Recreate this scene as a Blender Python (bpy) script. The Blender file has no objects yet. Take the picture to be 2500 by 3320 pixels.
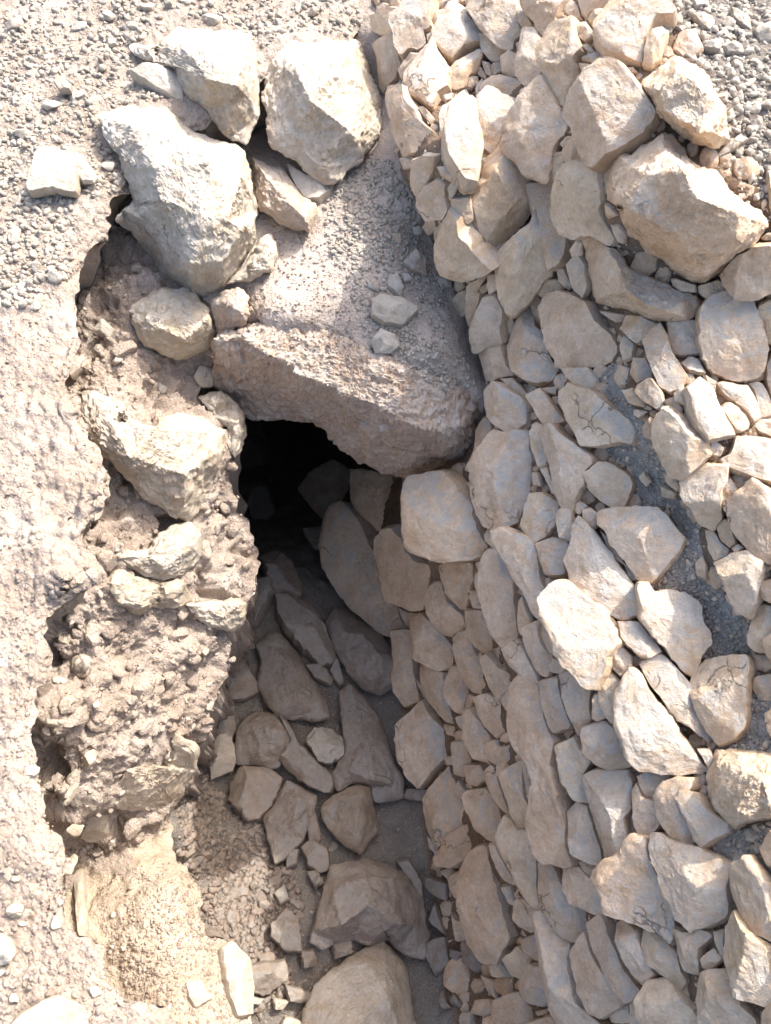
import bpy, math, random
import numpy as np
from mathutils import Vector
from mathutils.geometry import delaunay_2d_cdt

random.seed(7)
RNG = np.random.default_rng(7)
R = math.radians

# ------------------------------------------------------------------ camera, world, sun, exposure
scene = bpy.context.scene
PITCH = 64.0                    # degrees below the horizon
CAM_H = 1.55                    # metres above the ground on the left of the trench
FPX = 2508.0                    # focal length in photograph pixels (2500 x 3320)
W0, H0 = 2500.0, 3320.0
SUN_EL, SUN_AZ = 48.0, 42.0     # azimuth counted from +X (right) towards +Y (away)

cam_data = bpy.data.cameras.new('camera')
cam = bpy.data.objects.new('camera', cam_data)
scene.collection.objects.link(cam)
cam.location = (0, 0, CAM_H)
cam.rotation_euler = (R(90 - PITCH), 0, 0)
cam_data.sensor_fit = 'VERTICAL'
cam_data.sensor_height = 24.0
cam_data.lens = 24.0 * FPX / H0
cam_data.clip_start = 0.02
cam_data.clip_end = 100
scene.camera = cam

world = bpy.data.worlds.new('World')
scene.world = world
world.use_nodes = True
nt = world.node_tree
nt.nodes.clear()
sky = nt.nodes.new('ShaderNodeTexSky')
sky.sky_type = 'NISHITA'
sky.sun_disc = False
sky.sun_elevation = R(SUN_EL)
sky.sun_rotation = R(90 - SUN_AZ)
sky.dust_density = 6.0
sky.air_density = 1.0
bg = nt.nodes.new('ShaderNodeBackground')
bg.inputs['Strength'].default_value = 0.15
wo = nt.nodes.new('ShaderNodeOutputWorld')
nt.links.new(sky.outputs[0], bg.inputs[0])
nt.links.new(bg.outputs[0], wo.inputs[0])

sun_data = bpy.data.lights.new('sun', 'SUN')
sun_data.energy = 2.0
sun_data.angle = R(0.53)
sun_data.color = (1.0, 0.955, 0.89)
sun = bpy.data.objects.new('sun', sun_data)
scene.collection.objects.link(sun)
sd = Vector((math.cos(R(SUN_EL)) * math.cos(R(SUN_AZ)), math.cos(R(SUN_EL)) * math.sin(R(SUN_AZ)), math.sin(R(SUN_EL))))
sun.rotation_euler = sd.to_track_quat('Z', 'Y').to_euler()

scene.view_settings.view_transform = 'Standard'
scene.view_settings.look = 'None'
scene.view_settings.gamma = 1
scene.view_settings.use_curve_mapping = False
scene.view_settings.exposure = 1.72
scene.cycles.max_bounces = 8
scene.cycles.diffuse_bounces = 6

# ------------------------------------------------------------------ sight lines and noise
CP, SP = math.cos(R(PITCH)), math.sin(R(PITCH))
CAM = np.array([0, 0, CAM_H])

def ray(px, py):
    a = (np.asarray(px, float) - W0 / 2) / FPX
    b = -(np.asarray(py, float) - H0 / 2) / FPX
    return np.stack([a, CP + b * SP, -SP + b * CP], -1)     # forward + a*right + b*up

def at_z(px, py, z):
    d = ray(px, py)
    dz = np.minimum(d[..., 2], -0.12)
    t = (np.asarray(z, float) - CAM_H) / dz
    return CAM + d * t[..., None]

PERM = np.random.default_rng(3).permutation(256)
PERM = np.concatenate([PERM, PERM, PERM])
GR = np.random.default_rng(4).normal(size=(256, 3)); GR /= np.linalg.norm(GR, axis=1)[:, None]

def perlin(P):
    F = np.floor(P); I = F.astype(np.int64) & 255; f = P - F
    u = f * f * f * (f * (f * 6 - 15) + 10)
    out = 0
    for dx in (0, 1):
        hx = PERM[(I[..., 0] + dx) & 255]
        wx = u[..., 0] if dx else 1 - u[..., 0]
        for dy in (0, 1):
            hy = PERM[(hx + I[..., 1] + dy) & 255]
            wy = u[..., 1] if dy else 1 - u[..., 1]
            for dz in (0, 1):
                h = PERM[(hy + I[..., 2] + dz) & 255]
                wz = u[..., 2] if dz else 1 - u[..., 2]
                g = GR[h]
                dot = g[..., 0] * (f[..., 0] - dx) + g[..., 1] * (f[..., 1] - dy) + g[..., 2] * (f[..., 2] - dz)
                out = out + wx * wy * wz * dot
    return out * 1.6

def fbm(P, freq, octv=4, gain=0.5, off=0.0, ridge=False):
    s = 0; a = 1.0
    for k in range(octv):
        n = perlin(P * freq + off + 17.3 * k)
        if ridge: n = 0.5 - np.abs(n) * 2
        s = s + a * n; a *= gain; freq *= 2.03
    return s

JIT = np.random.default_rng(5).random((256, 3))
def worley(P, freq, off=0.0):
    P = P * freq + off
    F = np.floor(P).astype(np.int64)
    f1 = np.full(P.shape[:-1], 9.0); f2 = f1.copy(); cid = np.zeros(P.shape[:-1], np.int64)
    for dx in (-1, 0, 1):
        for dy in (-1, 0, 1):
            for dz in (-1, 0, 1):
                C = F + np.array([dx, dy, dz])
                h = PERM[(PERM[(PERM[C[..., 0] & 255] + C[..., 1]) & 255] + C[..., 2]) & 255]
                D = np.linalg.norm(C + JIT[h] - P, axis=-1)
                m = D < f1
                f2 = np.where(m, f1, np.minimum(f2, D)); cid = np.where(m, h, cid); f1 = np.where(m, D, f1)
    return f1, f2, cid

GRD = np.random.default_rng(6).normal(size=(256, 3)); GRD /= np.linalg.norm(GRD, axis=1)[:, None]
def chipped(P, freq, off=0.0, beta=.45, tilt=.55):
    """continuous field of nearly flat facets meeting in creases"""
    P = P * freq + off
    F = np.floor(P).astype(np.int64); out = np.full(P.shape[:-1], 9.0)
    for dx in (-1, 0, 1):
        for dy in (-1, 0, 1):
            for dz in (-1, 0, 1):
                C = F + np.array([dx, dy, dz])
                h = PERM[(PERM[(PERM[C[..., 0] & 255] + C[..., 1]) & 255] + C[..., 2]) & 255]
                D = P - (C + JIT[h])
                out = np.minimum(out, beta * (D * D).sum(-1) + tilt * (D * GRD[h]).sum(-1))
    return out

def tps(ctrl, lam=1e-4):
    c = np.array(ctrl, float); X = c[:, :2] / 1000.0; n = len(X)
    def K(A, B):
        d2 = ((A[:, None] - B[None]) ** 2).sum(-1) + 1e-12
        return 0.5 * d2 * np.log(d2)
    M = np.zeros((n + 3, n + 3)); M[:n, :n] = K(X, X) + lam * np.eye(n)
    M[:n, n] = 1; M[:n, n + 1:] = X; M[n, :n] = 1; M[n + 1:, :n] = X.T
    w = np.linalg.solve(M, np.concatenate([c[:, 2], np.zeros(3)]))
    def ev(px, py):
        sh = np.shape(px); Q = np.stack([np.ravel(px), np.ravel(py)], -1) / 1000.0
        out = np.empty(len(Q))
        for i in range(0, len(Q), 40000):
            q = Q[i:i + 40000]
            out[i:i + 40000] = K(q, X) @ w[:n] + w[n] + q @ w[n + 1:]
        return out.reshape(sh)
    return ev

def inpoly(px, py, poly):
    p = np.array(poly, float); px = np.asarray(px, float); py = np.asarray(py, float)
    r = np.zeros(px.shape, bool); n = len(p); j = n - 1
    for i in range(n):
        xi, yi = p[i]; xj, yj = p[j]
        c = ((yi > py) != (yj > py)) & (px < (xj - xi) * (py - yi) / (yj - yi + 1e-9) + xi)
        r ^= c; j = i
    return r

# ------------------------------------------------------------------ heights of the two ground surfaces (pixel x, pixel y, metres)
UP = [(-900,-600,0.05),(0,-600,0.05),(1100,-600,0.05),(2000,-600,0),(0,0,0),(500,0,0),(1000,0,0),(0,1000,0),(0,2000,0),(0,3320,0.02),
 (-900,600,0),(-900,2000,0),(-900,3900,0),(200,3320,0),(300,3900,-0.05),(60,2500,0),(60,2850,0),(80,3100,0),(-300,3100,0),(-300,2500,0),(-300,1300,0),(20,700,0),(-300,3600,0),(230,3450,-0.05),(30,3500,0),(60,1400,0),(60,1900,0),(250,3150,-0.04),(-100,3400,0),
 (380,620,-0.01),(270,800,-0.02),(230,1050,-0.03),(150,1300,-0.03),(140,1600,-0.04),(130,1900,-0.05),(100,2250,-0.05),(130,2600,-0.07),(200,2900,-0.08),(330,3120,-0.1),(480,3300,-0.14),
 (400,820,-0.2),(350,1000,-0.22),(300,1250,-0.22),(270,1450,-0.22),(280,1800,-0.25),(190,2000,-0.28),(180,2300,-0.33),(190,2550,-0.38),
 (600,1050,-0.3),(620,1450,-0.38),(500,1650,-0.38),(550,1850,-0.46),(450,2100,-0.5),(450,2350,-0.55),(640,1250,-0.45),
 (760,1350,-0.5),(780,1650,-0.62),(830,1800,-0.68),(820,2000,-0.72),(740,2200,-0.78),(680,2380,-0.82),(610,2480,-0.9),
 (280,2720,-0.95),(330,2850,-1),(470,2700,-1),(570,2640,-1.1),(560,2760,-1.08),
 (420,2950,-0.85),(560,2850,-0.88),(650,3000,-0.9),(460,3200,-0.84),(620,3150,-0.86),(780,3100,-0.98),(830,3320,-0.98),(900,3900,-0.9),(500,3800,-0.4),
 (1180,50,0),(1230,300,-0.1),(1290,550,-0.1),(1000,700,-0.17),(880,850,-0.21),(1100,1000,-0.22),(1400,850,-0.25),(1500,1100,-0.32),(1560,1300,-0.42),
 (1150,1260,-0.42),(830,1160,-0.37),(1400,1350,-0.52),(1000,1200,-0.4),(850,1010,-0.215),(1000,1050,-0.23),(1250,1130,-0.27),(850,400,-0.06),(1300,1300,-0.4),(1700,1400,-0.65),(1700,600,-0.2),(1500,0,-0.05),(1600,1100,-0.46),(1500,600,-0.17)]
LOW = [(-400,-700,-0.12),(600,-700,-0.1),(-400,400,-0.15),(-400,1600,-0.15),(-400,2800,-0.35),(-400,3900,-0.6),(90,400,-0.75),(60,1600,-0.75),(60,2800,-1.1),(60,3900,-1.2),(2000,-900,0.1),(900,300,-1.2),(1000,800,-3),(400,1200,-1.7),(400,2000,-1.5),(400,2800,-1.4),
 (1190,-100,0),(1215,100,-0.03),(1250,300,-0.13),(1290,550,-0.15),(1390,800,-0.29),(1500,1050,-0.39),(1555,1250,-0.46),(1560,1400,-0.49),
 (650,2600,-1.47),(560,2680,-1.14),(900,2100,-1.58),(1000,2400,-1.52),(700,2450,-1.54),(800,2800,-1.47),(1100,2900,-1.45),(1300,2500,-1.55),(1400,2750,-1.55),
 (1480,3000,-1.55),(1530,3300,-1.45),(900,3300,-1.42),(800,3150,-1.37),(1000,3900,-1.3),(1650,3900,-1.45),(100,3700,-1.3),
 (900,1850,-1.68),(850,1500,-3.2),(1000,1400,-3),(1100,1750,-1.95),(1150,2100,-1.6),(800,1300,-3.8),
 (1260,1960,-1.6),(1320,2250,-1.55),(1370,2500,-1.55),(1430,2750,-1.55),
 (1230,1650,-1.5),(1330,1600,-1),(1330,1850,-1.15),(1550,1900,-0.718),(1600,1600,-0.492),(1800,1600,-0.28),(1750,1100,-0.25),(1680,700,-0.06),(1560,300,0.06),(1500,0,0.12),
 (1800,300,0.24),(2000,0,0.38),(2130,150,0.4),(2280,350,0.4),(2400,600,0.36),(2000,700,0.24),(2100,1000,0.08),(2300,900,0.17),(2500,900,0.24),(2500,600,0.36),(2500,0,0.41),
 (3300,-700,0.46),(3300,800,0.42),(2000,1320,-0.05),(2050,1550,-0.14),(2180,1850,-0.16),(2330,2050,-0.18),(2450,2250,-0.15),(2250,1400,0.07),(2500,1300,0.03),(2500,1800,0.03),(2350,1700,-0.05),
 (2200,2300,-0.27),(2050,2200,-0.25),(1900,2200,-0.33),(1700,2050,-0.49),(1600,2400,-0.872),(1800,2700,-0.67),(2100,2800,-0.4),(2400,2600,-0.16),(2500,3300,-0.13),(2200,3200,-0.37),
 (1900,3200,-0.72),(1750,2950,-0.87),(1600,2800,-1.07),(3300,1800,0.15),(3300,2600,0.2),(3300,3900,0.15),(2300,3900,-0.35)]
zU, zL = tps(UP), tps(LOW)
# the bank and fill proper run on underneath the overhanging rim of the level ground
BANK_PTS = [c for c in UP if not (c[2] > -.20 and c[0] < 1150) and c not in ((330,2850,-1.0),)] + [
 (-400,y,-.42) for y in (-700,200,1100,2000)] + [(-400,2900,-.8),(-400,3900,-.8),(600,-500,-.3),(200,100,-.32),(650,200,-.28),(950,0,-.2),(1000,350,-.2),(800,600,-.18),(1150,-500,-.15),
 (520,700,-.2),(330,800,-.26),(260,1150,-.27),(240,1450,-.27),(330,1650,-.29),(100,1000,-.33),(60,1500,-.33),(60,2000,-.36),(180,2200,-.38),(60,2400,-.5),(180,2520,-.5),
 (230,2750,-.92),(60,2800,-.9),(250,3000,-.90),(60,3200,-.95),(400,3230,-.86),(60,3700,-.95)]
zB = tps(BANK_PTS)
R_EDGE = [(-900,-700),(1190,-700),(1190,90),(1090,200),(960,240),(860,260),(700,400),(560,470),(440,560),(426,636),(372,642),(348,660),(356,738),(348,774),(300,804),(264,864),(262,900),(246,960),(258,1048),(262,1120),(232,1200),(212,1240),
 (262,1336),(290,1420),(330,1480),(356,1530),(348,1576),(330,1660),(272,1708),(288,1774),(340,1830),(350,1880),(276,1918),(185,1980),(146,2010),(150,2084),(164,2170),(122,2240),(130,2300),(110,2360),(132,2498),(156,2660),(204,2744),(248,2792),
 (218,2840),(210,2960),(252,3032),(336,3075),(356,3176),(410,3236),(540,3266),(590,3330),(720,3700),(720,3950),(-900,3950)]

# region (photograph pixels) covered by the upper surface; its right and lower edge is a free, undercut edge
U_EDGE = [(-900,-700),(1250,-700),(1262,0),(1290,180),(1320,330),(1370,560),(1460,760),(1530,960),(1590,1130),(1600,1290),(1575,1400),(1500,1410),
 (1350,1400),(1200,1300),(1050,1230),(850,1150),(730,1110),(690,1180),(640,1290),(740,1300),(790,1350),(798,1420),(762,1500),(755,1560),(785,1600),(770,1650),(815,1690),(838,1770),(833,1880),
 (805,1960),(800,2000),(760,2040),(758,2110),(735,2230),(712,2320),(700,2400),(668,2430),(640,2440),(610,2540),(560,2610),(560,2640),(575,2800),(600,2810),(645,2860),(655,2900),(650,2960),
 (680,3040),(745,3040),(785,3110),(815,3190),(815,3300),(830,3400),(900,3600),(900,3950),(-900,3950)]

# ------------------------------------------------------------------ materials
def nodes(name):
    m = bpy.data.materials.new(name); m.use_nodes = True
    t = m.node_tree; t.nodes.clear()
    out = t.nodes.new('ShaderNodeOutputMaterial'); b = t.nodes.new('ShaderNodeBsdfPrincipled')
    t.links.new(b.outputs[0], out.inputs[0])
    b.inputs['Roughness'].default_value = 0.95
    b.inputs['Specular IOR Level'].default_value = 0.15
    return m, t, b

def tex_noise(t, vec, scale, detail=6, rough=.6, dist=0.0):
    n = t.nodes.new('ShaderNodeTexNoise'); n.inputs['Scale'].default_value = scale
    n.inputs['Detail'].default_value = detail; n.inputs['Roughness'].default_value = rough; n.inputs['Distortion'].default_value = dist
    t.links.new(vec, n.inputs['Vector']); return n.outputs[0]

def ramp(t, fac, stops):
    r = t.nodes.new('ShaderNodeValToRGB'); el = r.color_ramp.elements
    while len(el) < len(stops): el.new(0.5)
    for e, (p, c) in zip(el, stops):
        e.position = p; e.color = (c, c, c, 1) if isinstance(c, (int, float)) else (*c, 1)
    t.links.new(fac, r.inputs[0]); return r.outputs[0]

def mixc(t, fac, a, b, mode='MIX'):
    m = t.nodes.new('ShaderNodeMix'); m.data_type = 'RGBA'; m.blend_type = mode
    if isinstance(fac, (int, float)): m.inputs[0].default_value = fac
    else: t.links.new(fac, m.inputs[0])
    for s, v in ((6, a), (7, b)):
        if isinstance(v, tuple): m.inputs[s].default_value = (*v, 1)
        else: t.links.new(v, m.inputs[s])
    return m.outputs[2]

def math_n(t, op, a, b=None):
    m = t.nodes.new('ShaderNodeMath'); m.operation = op
    for i, v in enumerate((a, b)):
        if v is None: continue
        if isinstance(v, (int, float)): m.inputs[i].default_value = v
        else: t.links.new(v, m.inputs[i])
    return m.outputs[0]

def bump(t, h, dist, strength=1.0, normal=None):
    b = t.nodes.new('ShaderNodeBump'); b.inputs['Distance'].default_value = dist; b.inputs['Strength'].default_value = strength
    t.links.new(h, b.inputs['Height'])
    if normal is not None: t.links.new(normal, b.inputs['Normal'])
    return b.outputs[0]

def stone_material(name, c_lo, c_mid, c_hi, stain, stain_amt, dust, dust_amt, rough_bump=1.0, pit=0.0):
    m, t, b = nodes(name)
    geo = t.nodes.new('ShaderNodeNewGeometry'); oi = t.nodes.new('ShaderNodeObjectInfo')
    pos = geo.outputs['Position']
    off = t.nodes.new('ShaderNodeVectorMath'); off.operation = 'MULTIPLY_ADD'
    cmb = t.nodes.new('ShaderNodeCombineXYZ')
    for i in range(3): t.links.new(oi.outputs['Random'], cmb.inputs[i])
    t.links.new(cmb.outputs[0], off.inputs[0]); off.inputs[1].default_value = (7.1, 3.3, 5.7); t.links.new(pos, off.inputs[2])
    v = off.outputs[0]
    big = tex_noise(t, v, 9, 8, .62, .4)
    col = ramp(t, big, [(.3, c_lo), (.5, c_mid), (.68, c_hi)])
    # every stone its own tint
    rnd = math_n(t, 'FRACT', math_n(t, 'MULTIPLY', oi.outputs['Random'], 13.7))
    tint = ramp(t, rnd, [(0, (1.02, .97, .88)), (.2, (.84, .80, .75)), (.4, (1.06, 1.03, .98)), (.6, (.97, .88, .79)), (.8, (.90, .89, .87)), (1, (1.05, .98, .86))])
    col = mixc(t, 1.0, col, tint, 'MULTIPLY')
    st = tex_noise(t, v, 14, 6, .65, .8)
    stf = math_n(t, 'MULTIPLY', ramp(t, st, [(.52, 0.0), (.7, 1.0)]), stain_amt)
    col = mixc(t, stf, col, stain)
    fine = tex_noise(t, v, 160, 5, .7)
    col = mixc(t, .38, col, mixc(t, 1.0, col, ramp(t, fine, [(.3, .68), (.7, 1.22)]), 'MULTIPLY'))
    # dust settled on faces that look up
    sep = t.nodes.new('ShaderNodeSeparateXYZ'); t.links.new(geo.outputs['Normal'], sep.inputs[0])
    dn = math_n(t, 'ADD', sep.outputs[2], math_n(t, 'MULTIPLY', math_n(t, 'SUBTRACT', tex_noise(t, v, 25, 6, .7), .5), .9))
    df = math_n(t, 'MULTIPLY', ramp(t, dn, [(.74, 0.0), (.98, 1.0)]), dust_amt)
    col = mixc(t, df, col, dust)
    vor = t.nodes.new('ShaderNodeTexVoronoi'); vor.inputs['Scale'].default_value = 120
    t.links.new(v, vor.inputs['Vector'])
    pits = ramp(t, vor.outputs['Distance'], [(.04, 0.0), (.16, 1.0)])
    pm = ramp(t, tex_noise(t, v, 22, 3, .5), [(.5, 0.0), (.62, 1.0)])
    if pit:
        col = mixc(t, math_n(t, 'MULTIPLY', math_n(t, 'MULTIPLY', math_n(t, 'SUBTRACT', 1.0, pits), pm), pit), col, (.16, .12, .09))
    wv = t.nodes.new('ShaderNodeVectorMath'); wv.operation = 'MULTIPLY_ADD'
    wn = t.nodes.new('ShaderNodeTexNoise'); wn.inputs['Scale'].default_value = 18; wn.inputs['Detail'].default_value = 5
    t.links.new(v, wn.inputs['Vector']); t.links.new(wn.outputs['Color'], wv.inputs[0]); wv.inputs[1].default_value = (.10, .10, .10); t.links.new(v, wv.inputs[2])
    vc = t.nodes.new('ShaderNodeTexVoronoi'); vc.feature = 'DISTANCE_TO_EDGE'; vc.inputs['Scale'].default_value = 7
    t.links.new(wv.outputs[0], vc.inputs['Vector'])
    cm = ramp(t, tex_noise(t, v, 6, 3, .5), [(.60, 0.0), (.66, 1.0)])
    crack = math_n(t, 'MULTIPLY', ramp(t, vc.outputs['Distance'], [(.0, 1.0), (.018, 0.0)]), cm)
    col = mixc(t, math_n(t, 'MULTIPLY', crack, .6), col, (.14, .10, .075))
    mot = tex_noise(t, v, 55, 6, .7)
    col = mixc(t, .45, col, mixc(t, 1.0, col, ramp(t, mot, [(.3, .72), (.7, 1.18)]), 'MULTIPLY'))
    t.links.new(col, b.inputs['Base Color'])
    n0 = bump(t, math_n(t, 'SUBTRACT', 1.0, crack), .006, .9)
    n1 = bump(t, tex_noise(t, v, 45, 8, .68, .3), .011 * rough_bump, .85, n0)
    n2 = bump(t, tex_noise(t, v, 230, 6, .75), .0042 * rough_bump, 1.0, n1)
    t.links.new(n2, b.inputs['Normal'])
    return m

M_WALL = stone_material('wall_limestone', (.56,.435,.32), (.72,.59,.46), (.81,.70,.575), (.55,.36,.20), .65, (.52,.50,.46), .8, 1.0, .7)
M_PALE = stone_material('pale_limestone', (.44,.38,.305), (.55,.50,.43), (.64,.60,.53), (.49,.36,.23), .6, (.60,.575,.53), .5, 1.1, .4)
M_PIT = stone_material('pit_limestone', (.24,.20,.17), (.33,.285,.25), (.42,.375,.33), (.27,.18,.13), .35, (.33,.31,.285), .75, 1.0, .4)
M_SLAB = stone_material('slab_rock', (.58,.44,.34), (.70,.58,.48), (.78,.69,.60), (.62,.41,.28), .7, (.63,.585,.53), .85, 1.7, .5)
M_GRAVEL = stone_material('grey_gravel', (.30,.275,.24), (.40,.375,.335), (.53,.495,.445), (.42,.34,.26), .3, (.45,.425,.385), .4, .6, .0)

def earth_material(name, lo, mid, hi, grit, scale=1.0):
    m, t, b = nodes(name)
    geo = t.nodes.new('ShaderNodeNewGeometry'); v = geo.outputs['Position']
    col = ramp(t, tex_noise(t, v, 5, 8, .6, .5), [(.32, lo), (.5, mid), (.68, hi)])
    fine = tex_noise(t, v, 190, 5, .72)
    col = mixc(t, .5, col, mixc(t, 1.0, col, ramp(t, fine, [(.3, .62), (.7, 1.28)]), 'MULTIPLY'))
    vor = t.nodes.new('ShaderNodeTexVoronoi'); vor.inputs['Scale'].default_value = 130 * scale; t.links.new(v, vor.inputs['Vector'])
    sepc = t.nodes.new('ShaderNodeSeparateXYZ'); t.links.new(vor.outputs['Color'], sepc.inputs[0])
    chips = math_n(t, 'MULTIPLY', ramp(t, sepc.outputs[0], [(.6, 0.0), (.66, 1.0)]), ramp(t, vor.outputs['Distance'], [(.3, 1.0), (.45, 0.0)]))
    col = mixc(t, math_n(t, 'MULTIPLY', chips, .6), col, grit)
    t.links.new(col, b.inputs['Base Color'])
    n1 = bump(t, tex_noise(t, v, 70, 8, .72), .010, .9)
    n2 = bump(t, ramp(t, vor.outputs['Distance'], [(.1, 1.0), (.6, 0.0)]), .003, .7, n1)
    n3 = bump(t, tex_noise(t, v, 420, 4, .7), .0016, .9, n2)
    t.links.new(n3, b.inputs['Normal'])
    return m

M_BANK = earth_material('bank_earth', (.30,.24,.19), (.385,.315,.26), (.45,.385,.33), (.50,.46,.405))
M_FILL = earth_material('pale_fill_dust', (.38,.31,.255), (.49,.415,.355), (.56,.49,.43), (.56,.525,.475))
M_SAND = earth_material('sandy_earth', (.40,.315,.235), (.50,.41,.315), (.57,.485,.39), (.58,.53,.45))
M_LEDGE = earth_material('grey_ledge_dust', (.27,.255,.235), (.36,.34,.315), (.43,.41,.38), (.50,.485,.45))
M_JOINT = earth_material('joint_earth', (.17,.115,.08), (.23,.165,.115), (.29,.22,.16), (.33,.28,.22))
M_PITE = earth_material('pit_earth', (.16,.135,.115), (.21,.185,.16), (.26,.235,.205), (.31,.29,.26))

# ------------------------------------------------------------------ object helpers
def mesh_obj(name, verts, faces, mat, parent=None, smooth=True, sharp=None):
    me = bpy.data.meshes.new(name)
    verts = np.asarray(verts, np.float32); quads = np.asarray(faces, np.int32)
    k = quads.shape[1]
    me.vertices.add(len(verts)); me.vertices.foreach_set('co', verts.ravel())
    me.loops.add(len(quads) * k); me.loops.foreach_set('vertex_index', quads.ravel())
    me.polygons.add(len(quads)); me.polygons.foreach_set('loop_start', np.arange(0, len(quads) * k, k, dtype=np.int32))
    me.update(calc_edges=True); me.validate()
    if smooth: me.polygons.foreach_set('use_smooth', np.ones(len(me.polygons), bool))
    if smooth and sharp: me.set_sharp_from_angle(angle=R(sharp))
    me.materials.append(mat)
    o = bpy.data.objects.new(name, me); scene.collection.objects.link(o)
    if parent is not None: o.parent = parent
    return o

def tag(o, label=None, cat=None, group=None, kind=None):
    if label: o['label'] = label
    if cat: o['category'] = cat
    if group: o['group'] = group
    if kind: o['kind'] = kind
    return o

def set_origin(o, c):
    """move the object's origin to its middle without moving the geometry"""
    me = o.data; n = len(me.vertices); a = np.empty(n * 3, np.float32); me.vertices.foreach_get('co', a)
    a = a.reshape(-1, 3) - np.asarray(c, np.float32); me.vertices.foreach_set('co', a.ravel()); me.update()
    o.location = tuple(float(x) for x in c)

# ------------------------------------------------------------------ ground sheets
STEP = 6
def grid_normals(P):
    du = np.gradient(P, axis=1); dv = np.gradient(P, axis=0)
    n = np.cross(dv, du); n /= np.linalg.norm(n, axis=-1)[..., None] + 1e-12
    s = np.sign((n * (CAM - P)).sum(-1)); s[s == 0] = 1
    return n * s[..., None]

def sheet(zf, x0, x1, y0, y1, relief):
    xs = np.arange(x0, x1 + 1, STEP, float); ys = np.arange(y0, y1 + 1, STEP, float)
    PX, PY = np.meshgrid(xs, ys)
    P = at_z(PX, PY, zf(PX, PY))
    N = grid_normals(P)
    return PX, PY, P + N * relief(PX, PY, P)[..., None], N

BANK = [(250,620),(420,640),(720,900),(900,1100),(760,1500),(860,1800),(760,2300),(600,2700),(380,2760),(200,2950),(130,2700),(80,2200),(130,1700),(160,1300),(230,1000)]
FILL = [(850,250),(1220,150),(1600,1300),(1500,1420),(720,1150),(800,600)]
def soft(PX, PY, poly, w=60):
    """smooth 0..1 mask of a pixel region"""
    s = 0
    for dx, dy in ((0,0),(w,0),(-w,0),(0,w),(0,-w),(w*.7,w*.7),(-w*.7,-w*.7),(w*.7,-w*.7),(-w*.7,w*.7)):
        s = s + inpoly(PX + dx, PY + dy, poly)
    return s / 9.0

def relief_up(PX, PY, P):
    b = soft(PX, PY, BANK); fl = soft(PX, PY, FILL)
    f1, f2, _ = worley(P, 26)
    g1, g2, _ = worley(P + .03 * fbm(P, 20, 2)[..., None], 60, 3.1)
    lump = (0.55 - f1) ; lump2 = (0.55 - g1)
    r = fbm(P, 6, 5, .5) * .014 + fbm(P, 45, 4, .6) * .0035
    wp = P + .05 * np.stack([fbm(P, 8, 3, .6, o_) for o_ in (1.0, 31.0, 61.0)], -1)
    r = r + b * (fbm(P, 4.5, 6, .58, 9.0) * .040 - chipped(wp, 8, 2.0) * .055 - chipped(wp, 22, 5.0) * .024 + chipped(wp, 40, 7.0) * .012 + fbm(P, 60, 4, .7) * .006)
    r = r + b * np.minimum(fbm(P, 9, 3, .6, 77.0) + .25, 0) * .09
    r = r + (1 - b) * (1 - fl) * (np.maximum(lump, 0) * .010 + lump2 * .006)
    r = r - fl * fbm(P, 6, 5, .5) * .006
    return r

def relief_low(PX, PY, P):
    f1, f2, _ = worley(P, 40)
    return fbm(P, 7, 5, .55) * .014 + fbm(P, 50, 3, .6) * .003 + np.maximum(.5 - f1, 0) * .008

RIMLUMP = [(230,1180),(420,1300),(420,1980),(120,2000),(90,1300)]
def relief_rim(PX, PY, P):
    f1, f2, _ = worley(P, 38); lm_ = soft(PX, PY, RIMLUMP, 50)
    wp = P + .03 * np.stack([fbm(P, 10, 3, .6, o_) for o_ in (1.0, 31.0, 61.0)], -1)
    r = fbm(P, 6, 5, .55) * .014 + fbm(P, 40, 5, .66) * .0055 + np.maximum(.5 - f1, 0) * .008 - chipped(wp, 30, 3.0) * .006
    return r + lm_ * (fbm(P, 9, 4, .6, 3.0) * .02 - chipped(wp, 17, 5.0) * .035)
RIM_SOFT = None
def zR(PX, PY):
    inner = soft(PX, PY, R_EDGE, 30); inner2 = soft(PX, PY, R_EDGE, 75)
    return -.045 * (1 - inner) ** 1.5 - .05 * (1 - inner2) ** 1.5
RPX, RPY, RPP, RPN = sheet(zR, -300, 1230, -300, 3700, relief_rim)
UPX, UPY, UPP, UPN = sheet(zB, -300, 1620, -300, 3700, relief_up)
LPX, LPY, LPP, LPN = sheet(zL, -400, 3400, -700, 3900, relief_low)

def grid_faces(mask):
    h, w = mask.shape
    idx = np.arange(h * w).reshape(h, w)
    ok = mask[:-1, :-1] & mask[1:, :-1] & mask[:-1, 1:] & mask[1:, 1:]
    f = np.stack([idx[:-1, :-1], idx[1:, :-1], idx[1:, 1:], idx[:-1, 1:]], -1)[ok]
    return f

def compact(V, F):
    used = np.unique(F); mp = np.full(len(V), -1); mp[used] = np.arange(len(used))
    return V[used], mp[F], mp

# sheets with an undercut skirt hung from their free edge
def jitter_edge(e, amp=1.0):
    out = []
    for i in range(len(e)):
        a, b = e[i], e[(i + 1) % len(e)]
        L = np.hypot(*(b - a)); n = max(1, int(L // 10)) if L < 400 else 2
        nrm = np.array([b[1] - a[1], a[0] - b[0]]) / (L + 1e-9)
        for k in range(n):
            q = a + (b - a) * k / n
            w = 0 if L >= 400 else amp
            j = float(perlin(np.array([[q[0] / 45, q[1] / 45, 2.2]]))[0]) * 14 + float(perlin(np.array([[q[0] / 14, q[1] / 14, 5.2]]))[0]) * 8
            out.append(q + nrm * j * w)
    return out

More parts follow.
